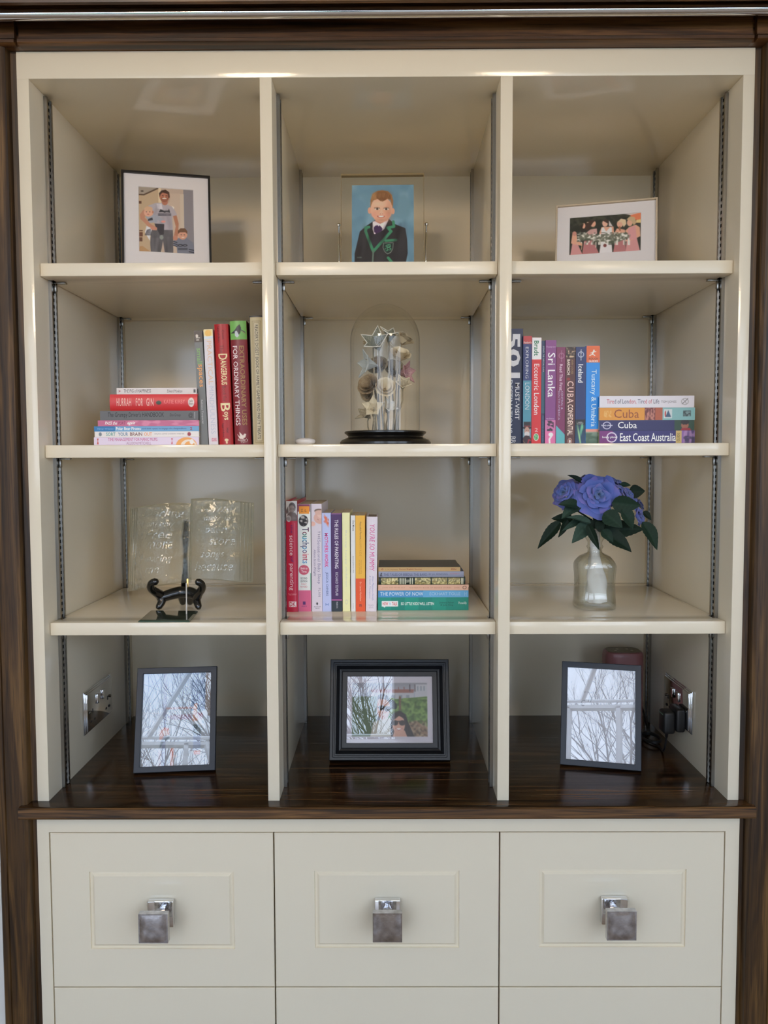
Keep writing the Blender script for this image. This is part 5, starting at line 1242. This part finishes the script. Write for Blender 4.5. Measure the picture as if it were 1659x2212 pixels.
# ------------------------------------------------------------------ glass book on a black stand, left bay
M_SOLID = bpy.data.materials.new('cast_glass'); M_SOLID.use_nodes = True
n_ = M_SOLID.node_tree; n_.nodes.clear()
o_ = n_.nodes.new('ShaderNodeOutputMaterial'); mx_ = n_.nodes.new('ShaderNodeMixShader'); gl_ = n_.nodes.new('ShaderNodeBsdfGlass'); tr_ = n_.nodes.new('ShaderNodeBsdfTransparent')
gl_.inputs['Color'].default_value = (.98, .99, .965, 1); gl_.inputs['IOR'].default_value = 1.42; gl_.inputs['Roughness'].default_value = .03
tr_.inputs[0].default_value = (.96, .975, .94, 1); mx_.inputs[0].default_value = .45
tcx, nox, bux = n_.nodes.new('ShaderNodeTexCoord'), n_.nodes.new('ShaderNodeTexNoise'), n_.nodes.new('ShaderNodeBump')
nox.inputs['Scale'].default_value = 22; nox.inputs['Detail'].default_value = 3; bux.inputs['Strength'].default_value = .6; bux.inputs['Distance'].default_value = .006
n_.links.new(tcx.outputs['Object'], nox.inputs['Vector']); n_.links.new(nox.outputs[0], bux.inputs['Height']); n_.links.new(bux.outputs[0], gl_.inputs['Normal'])
mx2 = n_.nodes.new('ShaderNodeMixShader'); df_ = n_.nodes.new('ShaderNodeBsdfTranslucent'); df_.inputs[0].default_value = (.9, .92, .85, 1); mx2.inputs[0].default_value = .10; n_.links.new(bux.outputs[0], df_.inputs['Normal'])
n_.links.new(gl_.outputs[0], mx_.inputs[1]); n_.links.new(tr_.outputs[0], mx_.inputs[2]); n_.links.new(mx_.outputs[0], mx2.inputs[1]); n_.links.new(df_.outputs[0], mx2.inputs[2]); n_.links.new(mx2.outputs[0], o_.inputs[0])
M_ETCH = thin_glass('raised_glass_writing', .14, (.92, .93, .90), rough=.08, bump=(90, .6))
GT = 12 * D2R
YG = .155
pc = at(409, 1257, YG)
gb = empty('glass_book', (pc.x, YG, pc.z), (-GT, 0, 2.5 * D2R))
tag(gb, 'cast glass open book ornament with raised handwriting on a black stand', 'ornament')
KG = (1.6 + YG) / F_PX
def page(sgn):
    """one half of the open book: gently bulged page, stepped fore-edge"""
    wd, ht_ = (.131, .168) if sgn < 0 else (.134, .172)
    nu, nv = 18, 10
    w = MB()
    def front(u, v):
        x = wd * u
        y = -.004 - .012 * math.sin(PI * min(1, u / .8)) * .8 + .012 * max(0, u - .8) / .2 * (1.0) - .002 * (1 - u)
        if u > .84: y += .0018 * (int((u - .84) / .04) % 2)
        lift = (.006 * (1 - u) if sgn > 0 else -.006 * u)
        return (sgn * x, y, v * ht_ + lift + (-.010 * u * (1 - v) if sgn < 0 else 0) + .0015 * math.sin(5 * u))
    def back(u, v):
        p = front(u, v)
        return (p[0] * (.985), .016 + .006 * (1 - u), p[2])
    F = [front(i / nu, j / nv) for j in range(nv + 1) for i in range(nu + 1)]
    Bk = [back(i / nu, j / nv) for j in range(nv + 1) for i in range(nu + 1)]
    N = len(F); q = nu + 1
    fs = []
    for j in range(nv):
        for i in range(nu):
            fs.append((j * q + i, j * q + i + 1, (j + 1) * q + i + 1, (j + 1) * q + i)); fs.append((N + j * q + i, N + (j + 1) * q + i, N + (j + 1) * q + i + 1, N + j * q + i + 1))
    for i in range(nu):
        fs.append((i, N + i, N + i + 1, i + 1)); b = nv * q + i; fs.append((b, b + 1, N + b + 1, N + b))
    for j in range(nv):
        a, b = j * q, (j + 1) * q; fs.append((a, b, N + b, N + a)); a += nu; b += nu; fs.append((a, N + a, N + b, b))
    w.add(F + Bk, fs)
    return w, front
wl, fl = page(-1); wl.build('page_block', M_SOLID, gb, smooth=0.6)
wr, frr = page(1); wr.build('page_block', M_SOLID, gb, smooth=0.6)
for front, us in ((fl, (.88, .92, .96)), (frr, (.80, .86, .91, .96))):
    for u_ in us:
        p_, q_ = Vector(front(u_, .01)), Vector(front(u_, .99))
        MB().tube([p_ + Vector((0, -.0006, 0)), q_ + Vector((0, -.0006, 0))], .0009, 6).build('page_edge', M_ETCH, gb, smooth=True)
def on_page(front, sgn, wd):
    def pl(a, b):
        xs, ys, zs = [], [], []
        for p, q in zip(np.atleast_1d(a), np.atleast_1d(b)):
            u = min(1, max(0, abs(p) / wd)); f = front(u, 0)
            xs.append(p); ys.append(f[1] - .0006); zs.append(q)
        return (np.array(xs), np.array(ys), np.array(zs))
    return pl
it = dict(shear=.3)
def ln(s, x0, x1, y0, y1, ox, oy, cc=(190, 190, 172)):   # photo pixels -> page metres
    return (s, (x0 - 409) * KG, (x1 - 409) * KG, (1257 - y1) * KG, (1257 - y0) * KG, cc, it)
letter_job([ln('Darling', 307, 398, 1098, 1120, 0, 0), ln('I am only', 306, 378, 1124, 1140, 0, 0), ln('Free', 312, 372, 1143, 1164, 0, 0), ln('more', 316, 374, 1170, 1186, 0, 0), ln('Hearing', 302, 374, 1198, 1218, 0, 0), ln('me', 314, 346, 1226, 1238, 0, 0)], on_page(fl, -1, .131), gb, 'writing', M_ETCH)
letter_job([ln('wills', 432, 500, 1094, 1106, 0, 0), ln('make us', 440, 500, 1112, 1124, 0, 0), ln('been', 442, 490, 1134, 1152, 0, 0), ln('store', 452, 508, 1162, 1178, 0, 0), ln('songs', 434, 486, 1194, 1210, 0, 0), ln('because', 422, 504, 1214, 1234, 0, 0)], on_page(frr, 1, .134), gb, 'writing', M_ETCH)
MB().box(-.0035, -.0002, -.0105, -.006, -.012, .006).build('gold_clasp', mat('gold', (.55, .38, .14), .25, 1.0, bump=(80, .1)), gb)
bl = at(403.5, 1334, .10)
rb = MB()
p0, p1 = at(402.5, 1260, .140), at(403, 1333, .095)
M3 = Matrix.Translation(gb.location) @ Euler(gb.rotation_euler).to_matrix().to_4x4()
i3 = M3.inverted()
ribbon = [(p0 + Vector((-.0012, 0, 0))), (p0 + Vector((.0012, 0, 0))), (p1 + Vector((.0014, 0, .0062))), (p1 + Vector((-.0014, 0, .0062)))]
ribbon += [p + Vector((0, .0007, 0)) for p in ribbon]
rb.add([i3 @ p for p in ribbon], [(0, 1, 2, 3), (4, 7, 6, 5), (0, 4, 5, 1), (1, 5, 6, 2), (2, 6, 7, 3), (3, 7, 4, 0)])
rb.build('bookmark_ribbon', mat('white_ribbon', (.6, .59, .56), .5, bump=(400, .1)), gb)

M_BLKP = mat('black_lacquer', (.004, .004, .004), rough=.22, coat=.4, bump=(40, .03))
sf = at(384, 1318, .16)
st = empty('plate_stand', (sf.x, .165, Z3))
tag(st, 'black lacquered plate stand holding the glass book', 'stand')
def q3(cx, cy, y):          # crop coordinates of the photo detail -> stand space
    p = at(50 + cx / 2.91, 980 + cy / 2.91, y)
    return (p.x - sf.x, p.y - .165, p.z - Z3)
def foot(p): return (p[0], p[1], max(p[2], .0090))
for nm, pts, rs in (
    ('side_arm', [(852, 985, .150), (858, 955, .152), (872, 925, .158), (862, 890, .160), (830, 868, .142), (802, 845, .128), (806, 815, .120), (832, 804, .118)], [.0068, .0074, .0088, .0110, .0095, .0080, .0072, .0076]),
    ('side_arm', [(1103, 985, .150), (1100, 955, .152), (1090, 915, .160), (1102, 880, .150), (1124, 850, .132), (1122, 820, .122), (1100, 806, .118)], [.0068, .0074, .0088, .0095, .0080, .0072, .0076]),
    ('cross_bar', [(862, 905, .160), (900, 893, .166), (950, 878, .172), (1000, 870, .176), (1060, 876, .172), (1095, 898, .162)], [.0105, .0115, .0125, .0130, .0125, .0105]),
    ('rear_leg', [(1000, 868, .180), (998, 895, .196), (1004, 945, .214)], [.0090, .0095, .0072]),
    ('rear_leg', [(1050, 870, .180), (1056, 895, .196), (1050, 945, .214)], [.0090, .0095, .0072])):
    pts = [foot(q3(*p)) for p in pts]
    e0, e1 = Vector(pts[0]) - Vector(pts[1]), Vector(pts[-1]) - Vector(pts[-2])
    pts = [tuple(Vector(pts[0]) + e0.normalized() * rs[0] * .7)] + pts + [tuple(Vector(pts[-1]) + e1.normalized() * rs[-1] * .7)]
    pts = [(x, y, max(z, .0045)) for x, y, z in pts]; rs = [rs[0] * .55] + list(rs) + [rs[-1] * .55]
    pts = smooth_path(pts, 4); rs = [rs[i // 4] + (rs[min(len(rs) - 1, i // 4 + 1)] - rs[i // 4]) * (i % 4) / 4 for i in range(len(pts))]
    MB().tube(pts, rs, 14).build(nm, M_BLKP, st, smooth=True)
MB().tube([q3(1015, 850, .190), q3(1014, 640, .216), q3(1016, 520, .232), q3(1018, 420, .240)], [.0085, .0045, .0080, .0050], 12).build('back_upright', M_BLKP, st, smooth=True)

M_COAST = mat('green_glass_tile', lin((58, 74, 62)), rough=.05, spec=.9, coat=.5, bump=(10, .01))
c0, c1, c2, c3 = (-.4939, .0285), (-.392, .0272), (-.3992, .1328), (-.5024, .1400)
w = MB()
def inset(P, k):
    cx, cy = sum(p[0] for p in P) / 4, sum(p[1] for p in P) / 4
    return [(p[0] + (cx - p[0]) * k, p[1] + (cy - p[1]) * k) for p in P]
C0 = [c0, c1, c2, c3]; C1 = inset(C0, .07)
vs = [(x, y, .0002) for x, y in C0] + [(x, y, .0025) for x, y in C0] + [(x, y, .0048) for x, y in C1]
fs = [(3, 2, 1, 0)] + [(i, (i + 1) % 4, 4 + (i + 1) % 4, 4 + i) for i in range(4)] + [(4 + i, 4 + (i + 1) % 4, 8 + (i + 1) % 4, 8 + i) for i in range(4)] + [(8, 9, 10, 11)]
cx, cy = sum(p[0] for p in C0) / 4, sum(p[1] for p in C0) / 4
o = w.add([(x - cx, y - cy, z) for x, y, z in vs], fs).build('glass_coaster', M_COAST, loc=(cx, cy, Z3))
tag(o, 'square green glass coaster with sloping rim in front of the glass book', 'coaster')

# ------------------------------------------------------------------ glass bottle and blue rose posy, right bay
YV = .182
KV = (1.6 + YV) / F_PX / 5.72
vc = at(1150 + 762 / 5.72, 1316, YV)
M_BOTTLE = thin_glass('bottle_glass', 0.07, (0.94, 0.95, 0.925), bump=(14, .2), pwr=2.6)
va = empty('bottle_vase', (vc.x, YV, Z3))
tag(va, 'clear square shouldered glass bottle holding the blue roses', 'vase')
def zc(y): return (1752 - y) * KV
pts = [(20, 1750), (225, 1750), (238, 1738), (240, 1700), (232, 1600), (226, 1480), (229, 1350), (238, 1260), (240, 1215), (232, 1180), (200, 1130), (150, 1105), (108, 1085), (90, 1060), (86, 1020), (98, 1000), (104, 990), (98, 978), (86, 965), (88, 930), (112, 890), (138, 868), (140, 855), (134, 845), (116, 800), (110, 780)]
prof = [(r * KV, zc(y) + .0003) for r, y in pts]
def power(z):
    y = 1752 - z / KV
    return 4.5 if y > 1230 else (2.0 if y < 1090 else 2.0 + 2.5 * (y - 1090) / 140)
def superl(z): return power(z)
# a superellipse of power p is widened on the diagonal; the side facing the viewer keeps the measured half width
w = MB(); w.lathe(prof, 64, sup=superl); w.build('bottle', M_BOTTLE, va, smooth=True)
inn = [(max(.002, (r - 16) * KV), zc(y) + .004) for r, y in pts[1:15]]
MB().lathe(inn, 64, sup=superl).build('inner_wall', M_BOTTLE, va, smooth=True)

bq = empty('rose_posy', (vc.x, YV, Z3 + .006))
tag(bq, 'posy of blue artificial roses with dark green leaves in the bottle', 'flowers')
BQ = Vector((vc.x, YV, Z3 + .006))
M_SATIN = mat('white_satin', (.92, .90, .93), rough=.28, sheen=.4, bump=(18, .8, (1, 1, .4)))
w = MB()
sat = [(66, 766, 770), (58, 764, 870), (56, 762, 980), (58, 761, 1070), (84, 768, 1170), (104, 785, 1270), (112, 800, 1360), (112, 806, 1450), (116, 812, 1560), (120, 815, 1680), (112, 815, 1690)]
vs, fs = [], []
n = 32
for j, (r, cxx, y) in enumerate(sat):
    for i in range(n):
        a = 2 * PI * i / n
        rr = r * KV * (1 + .13 * math.sin(2 * a + j * 1.1) + .08 * math.sin(5 * a - j * 1.6))
        vs.append(((cxx - 762) * KV * .6 + rr * math.cos(a), rr * math.sin(a) * .7, zc(y) - .006 + .0008))
for j in range(len(sat) - 1):
    for i in range(n): fs.append((j * n + i, (j + 1) * n + i, (j + 1) * n + (i + 1) % n, j * n + (i + 1) % n))
fs.append(tuple((len(sat) - 1) * n + i for i in range(n))); fs.append(tuple(range(n)))
w.add(vs, fs).build('satin_wrap', M_SATIN, bq, smooth=0.8)

M_PETAL = attr_mat('petal_cloth', .7, sheen=.3, spec=.25)
rndp = random.Random(11)
def petal_mesh(n, r0, r1, h0, h1, seed, green=0.0):
    """cup-shaped petal about +z with crease shade painted into its base and a lilac rim"""
    w = MB(); cols = []
    rr = random.Random(seed)
    ru = rr.uniform(0, 6)
    nu, nv = 8, 7
    def pf(a, b):
        f = (a - .5) * 2 * PI / n * 1.5 * (.45 + .75 * b - .35 * b ** 5)
        edge = abs(2 * a - 1)
        r = r0 + (r1 - r0) * (b ** .8) + .09 * b ** 5 * (1 + .8 * math.sin(7 * a + ru))
        z = h0 + (h1 - h0) * (1 - (1 - b) ** 1.6) - .09 * b ** 6 - .10 * edge ** 3 * b + .05 * math.sin(6 * a + ru) * b * b
        return (r * math.cos(f), r * math.sin(f), z)
    w.grid(pf, nu, nv)
    blue, lil, deep = np.array(lin((80, 112, 190))), np.array(lin((148, 118, 190))), np.array(lin((30, 48, 112)))
    gcol = np.array(lin((86, 120, 140)))
    for j in range(nv + 1):
        for i in range(nu + 1):
            a, b = i / nu, j / nv
            c = deep * (1 - b) + blue * b  # deep darkens the base as painted crease shade
            k = max(0, b - .55) / .45 * (.35 + .65 * max(0, math.sin(3 * a + ru)))
            c = c * (1 - .6 * k) + lil * .6 * k
            c = c * (1 - green * .6) + gcol * green * .6
            cols.append(c)
    me = w.mesh('petal', M_PETAL, True)
    set_col(me, np.array(cols))
    return me
LAYERS = [(3, .03, .10, .10, .34, .8), (4, .06, .20, .04, .36, .5), (5, .10, .34, .0, .36, .2), (5, .14, .50, -.06, .33, .05), (6, .18, .68, -.12, .27, 0), (6, .20, .85, -.18, .18, 0), (7, .2, 1.0, -.24, .04, 0)]
PET = [[petal_mesh(n, r0, r1, h0, h1, 10 * k + q, g) for q in range(3)] for k, (n, r0, r1, h0, h1, g) in enumerate(LAYERS)]
CORE = MB().lathe([(.002, -.30), (.10, -.28), (.16, -.2), (.12, -.05), (.05, .12), (.03, .3), (.004, .33)], 12).mesh('rose', mat('rose_heart', lin((60, 86, 110)), .7, bump=(60, .3)), True)
def rose(cx, cy, R, dy, facing, spin):
    p = at(1150 + cx / 5.72, 1010 + cy / 5.72, YV + dy)
    o = link('rose', CORE, bq)
    o.matrix_local = Matrix.Translation(p - BQ) @ orient(facing, spin) @ Matrix.Scale(R * KV, 4)
    for k, L in enumerate(LAYERS):
        for i in range(L[0]):
            c = link('petal', PET[k][(i + k) % 3], o)
            c.rotation_euler = (rndp.uniform(-.13, .13), rndp.uniform(-.13, .13), 2 * PI * i / L[0] + k * .7 + rndp.uniform(-.25, .25))
            sc = rndp.uniform(.9, 1.1)
            c.scale = (sc, sc, rndp.uniform(.8, 1.25))
rose(805, 345, 240, -.035, (0, -1, .28), 0)
rose(400, 320, 170, -.008, (-.65, -.65, .45), 1)
rose(640, 165, 185, .030, (-.25, .05, 1), 2)
rose(1000, 190, 140, .012, (.25, -.25, .95), 3)
rose(1175, 345, 130, .0, (.6, -.6, .6), 4)
rose(1325, 600, 110, -.006, (.8, -.6, .15), 5)
rose(1325, 450, 90, .030, (.8, -.1, .5), 6)

def leaf_mesh(seed, col, col2):
    w = MB(); cols = []
    nu, nv = 18, 8
    rr = random.Random(seed)
    def pf(a, b):
        x = a
        half = .5 * (math.sin(PI * min(1, a ** .75)) ** .85) * (1 - .25 * a)
        y = (2 * b - 1)
        ser = 1 + (.07 if (int(a * nu + .5) % 2 == 0 and abs(y) > .95) else 0)
        yy = y * half * ser
        z = .16 * abs(y) * half * 2 - .10 * math.sin(PI * a * .9) * 0 - .22 * a * a + .02 * math.sin(9 * a + seed)
        return (x, yy, z)
    w.grid(pf, nu, nv)
    for j in range(nv + 1):
        for i in range(nu + 1):
            vein = abs(2 * j / nv - 1) < .1
            k = .5 + .5 * math.sin(i * 2.1 + abs(j - nv / 2) * 1.6)
            c = np.array(lin(col)) * (1 - .4 * k) + np.array(lin(col2)) * .4 * k
            cols.append(c * (1.25 if vein else 1))
    me = w.mesh('leaf', M_LEAF, True); set_col(me, np.array(cols))
    return me
M_LEAF = attr_mat('leaf_cloth', .65, spec=.25)
LV = [leaf_mesh(1, (14, 32, 22), (26, 48, 32)), leaf_mesh(2, (44, 66, 56), (60, 82, 70)), leaf_mesh(3, (24, 46, 34), (38, 62, 46))]
def leaf(b, t, wd, y0, y1, kind, roll=0.0):
    p = at(1150 + b[0] / 5.72, 1010 + b[1] / 5.72, YV + y0); q = at(1150 + t[0] / 5.72, 1010 + t[1] / 5.72, YV + y1)
    d = q - p; L = d.length
    x = d.normalized(); nz = Vector((0, -1, .35)); nz = (nz - x * nz.dot(x)).normalized()
    nz = (Matrix.Rotation(roll, 3, x) @ nz)
    yv = nz.cross(x).normalized()
    # the drooping unit leaf ends below its axis: aim a little higher
    A = Matrix(((x.x, yv.x, nz.x, 0), (x.y, yv.y, nz.y, 0), (x.z, yv.z, nz.z, 0), (0, 0, 0, 1)))
    o = link('leaf', LV[kind], bq)
    o.matrix_local = Matrix.Translation(p - BQ) @ A @ Matrix.Diagonal((L, wd * KV, L * .7, 1))
for b, t, wd, y0, y1, kd, rl in (
    ((345, 670), (62, 985), 150, -.03, -.045, 0, .2), ((500, 640), (250, 620), 150, -.01, -.02, 0, 0), ((430, 640), (335, 865), 100, -.03, -.04, 0, -.3), ((590, 470), (345, 430), 150, -.035, -.055, 2, .3), ((585, 450), (360, 600), 190, -.03, -.05, 1, .5),
    ((720, 690), (445, 585), 110, -.045, -.06, 1, .4), ((600, 640), (380, 770), 90, -.03, -.05, 1, 0), ((690, 690), (505, 915), 190, -.045, -.07, 1, 0), ((680, 700), (828, 1018), 110, -.06, -.08, 0, .3), ((880, 560), (1115, 728), 230, -.06, -.08, 2, .1),
    ((980, 440), (1345, 475), 230, -.05, -.06, 2, .4), ((1110, 510), (1268, 752), 190, -.055, -.06, 2, -.2), ((880, 760), (1392, 758), 230, -.03, -.045, 0, .2), ((880, 790), (1247, 1018), 230, -.04, -.06, 0, -.2), ((860, 770), (1003, 915), 140, -.045, -.06, 2, 0),
    ((1360, 670), (1572, 1002), 200, -.02, -.04, 2, -.2), ((1195, 300), (1393, 290), 180, .01, .0, 0, .3), ((620, 190), (452, 78), 90, -.02, -.03, 0, .4), ((1370, 540), (1475, 645), 90, .01, .0, 0, 0), ((1080, 210), (1225, 212), 70, .0, .0, 2, 0),
    ((770, 740), (500, 600), 170, -.005, -.02, 0, .3), ((770, 740), (980, 640), 190, -.02, -.03, 0, 0), ((760, 760), (640, 640), 150, -.03, -.03, 0, 0), ((780, 750), (900, 700), 150, -.04, -.045, 0, .2), ((760, 700), (1000, 560), 160, .0, -.01, 0, 0)):
    leaf(b, t, wd, y0, y1, kd, rl)
M_STALK = mat('green_stalk', lin((40, 62, 40)), .6, bump=(90, .2))
for cx, cy in ((790, 520), (480, 480), (680, 330), (980, 330), (1120, 470), (1250, 660)):
    p = at(1150 + cx / 5.72, 1010 + cy / 5.72, YV - .004) - BQ
    MB().tube([((765 - 762) * KV, 0, zc(790) - .006), tuple(p * .35 + Vector(((775 - 762) * KV, 0, zc(700) - .006)) * .65), tuple(p)], .0022, 6).build('stalk', M_STALK, bq, smooth=True)

# ------------------------------------------------------------------ sockets, speaker, charger
M_WHITEP = mat('white_plastic', (.72, .72, .70), .35, bump=(100, .02))
M_BLKRUB = mat('black_rubber', (.010, .010, .011), .45, bump=(120, .05))
def socket(sgn, x, label):
    t = empty('wall_socket', (x, .2775, .9645))
    tag(t, label, 'socket')
    def bx(d0, d1, y0, y1, z0, z1, name, m, bevel=.0008):
        MB().box(*sorted((sgn * d0, sgn * d1)), y0, y1, z0, z1).build(name, m, t, bevel=bevel)
    bx(.0002, .0030, -.0885, .0885, -.0475, .0475, 'plate', M_CHROME)
    bx(.0030, .0055, -.0850, .0850, -.0445, .0445, 'plate_step', M_CHROME)
    bx(.0055, .0085, -.0815, .0815, -.0415, .0415, 'plate_face', M_CHROME)
    for s in (-1, 1):
        bx(.0085, .0125, s * .018 - .009, s * .018 + .009, .006, .028, 'rocker_switch', M_CHROME, .002)
        for dy, dz, w_, h_ in ((0, -.002, .0042, .009), (-.011, -.024, .008, .0045), (.011, -.024, .008, .0045)):
            bx(.0080, .0088, s * .050 + dy - w_ / 2, s * .050 + dy + w_ / 2, dz - h_ / 2, dz + h_ / 2, 'pin_slot', M_RECESS_SHADE, 0)  # dark patches paint the shade of the pin holes
        MB().lathe([(.0003, .0016), (.003, .0012), (.0036, 0)], 12).build('screw_head', M_STEEL, t, smooth=True, loc=(sgn * .0085, s * .068, -.002), rot=(0, sgn * PI / 2, 0))
    return t
socket(1, XL1, 'chrome double wall socket with stepped rim on the left side panel')
socket(-1, XR1, 'chrome double wall socket with a black charger on the right side panel')

pg = empty('charger_plug', (XR1 - .0092, .232, .945))
tag(pg, 'black charger plug pushed into the right hand wall socket', 'plug')
MB().box(-.020, 0, -.024, .028, -.030, .022).build('plug_base', M_BLKRUB, pg, bevel=.005, seg=3)
MB().box(-.046, -.0195, -.018, .020, -.036, .014).build('adapter', M_BLKRUB, pg, bevel=.006, seg=3)
MB().box(-.0465, -.0460, -.012, .014, .006, .0085).build('marking', mat('green_marking', (.10, .22, .17), .4, bump=(60, .02)), pg)
cb = [(-.033, .000, -.036), (-.033, .004, -.055), (-.034, .012, -.078), (-.030, .035, -.0905), (-.028, .070, -.0915), (-.045, .110, -.0912), (-.040, .145, -.0910), (-.019, .165, -.0905), (-.016, .195, -.085), (-.016, .225, -.060), (-.022, .244, -.030), (-.034, .249, -.012), (-.046, .250, -.004)]
MB().tube(smooth_path(cb), .0024, 8).build('cable', M_BLKRUB, pg, smooth=True)
MB().tube([(-.033, .0, -.030), (-.033, .002, -.048)], [.0046, .0032], 10).build('strain_relief', M_BLKRUB, pg, smooth=True)
coil = [(-.034 + .020 * math.cos(a), .105 + .034 * math.sin(a), -.0905 + .0035 * (1 + a / 9)) for a in [i * .35 for i in range(46)]]
MB().tube(coil, .0022, 7).build('cable_coil', M_BLKRUB, pg, smooth=True)

spk = empty('portable_speaker', (.578, .432, ZW + .0003))
tag(spk, 'dusky pink portable speaker standing behind the right hand frame', 'speaker')
M_PINKF = mat('pink_speaker_fabric', lin((150, 106, 106)), .75, bump=(700, .5), vary=(lin((176, 130, 130)), 500))
M_PINKP = mat('pink_plastic', lin((150, 98, 100)), .35, bump=(60, .02))
M_TOP = mat('speaker_top', lin((120, 108, 84)), .45, bump=(80, .05))
def rbox(hw, hd, r, z0, z1, n=8, rt=0.0):
    pl = []
    for sx, sy, a0 in ((1, 1, 0), (-1, 1, 90), (-1, -1, 180), (1, -1, 270)):
        for k in range(n + 1):
            a = (a0 + 90 * k / n) * D2R
            pl.append((sx * (hw - r) + r * math.cos(a), sy * (hd - r) + r * math.sin(a)))
    w = MB(); N = len(pl)
    rings = [(1, z0), (1, z1)] if not rt else [(1, z0), (1, z1 - rt), (.985, z1 - rt * .5), (.94, z1 - rt * .12), (.88, z1)]
    vs = [(x * s, y * s, z) for s, z in rings for x, y in pl]
    fs = [tuple(range(N))[::-1], tuple((len(rings) - 1) * N + i for i in range(N))]
    for k in range(len(rings) - 1):
        for i in range(N): fs.append((k * N + i, k * N + (i + 1) % N, (k + 1) * N + (i + 1) % N, (k + 1) * N + i))
    return w.add(vs, fs)
rbox(.047, .036, .026, .004, .030).build('base_band', M_PINKP, spk, smooth=.5)
rbox(.0465, .0355, .0255, .0302, .1650).build('grille', M_PINKF, spk, smooth=.5)
rbox(.047, .036, .026, .1652, .1985, rt=.012).build('top_shell', M_PINKP, spk, smooth=.5)
rbox(.040, .029, .020, .1987, .1997).build('control_panel', M_TOP, spk, smooth=.5)
for x, y in ((-.02, -.008), (-.012, .008), (.012, .008), (.02, -.008)):
    MB().lathe([(.0003, .0008), (.003, .0006), (.0035, 0)], 12).build('button', mat('button_mark', lin((190, 180, 160)), .5, bump=(60, .02)), spk, smooth=True, loc=(x, y, .1997))
for x in (-.03, .03):
    MB().box(x - .006, x + .006, -.02, .02, 0, .0042).build('foot', M_BLKRUB, spk)
run_text_jobs()
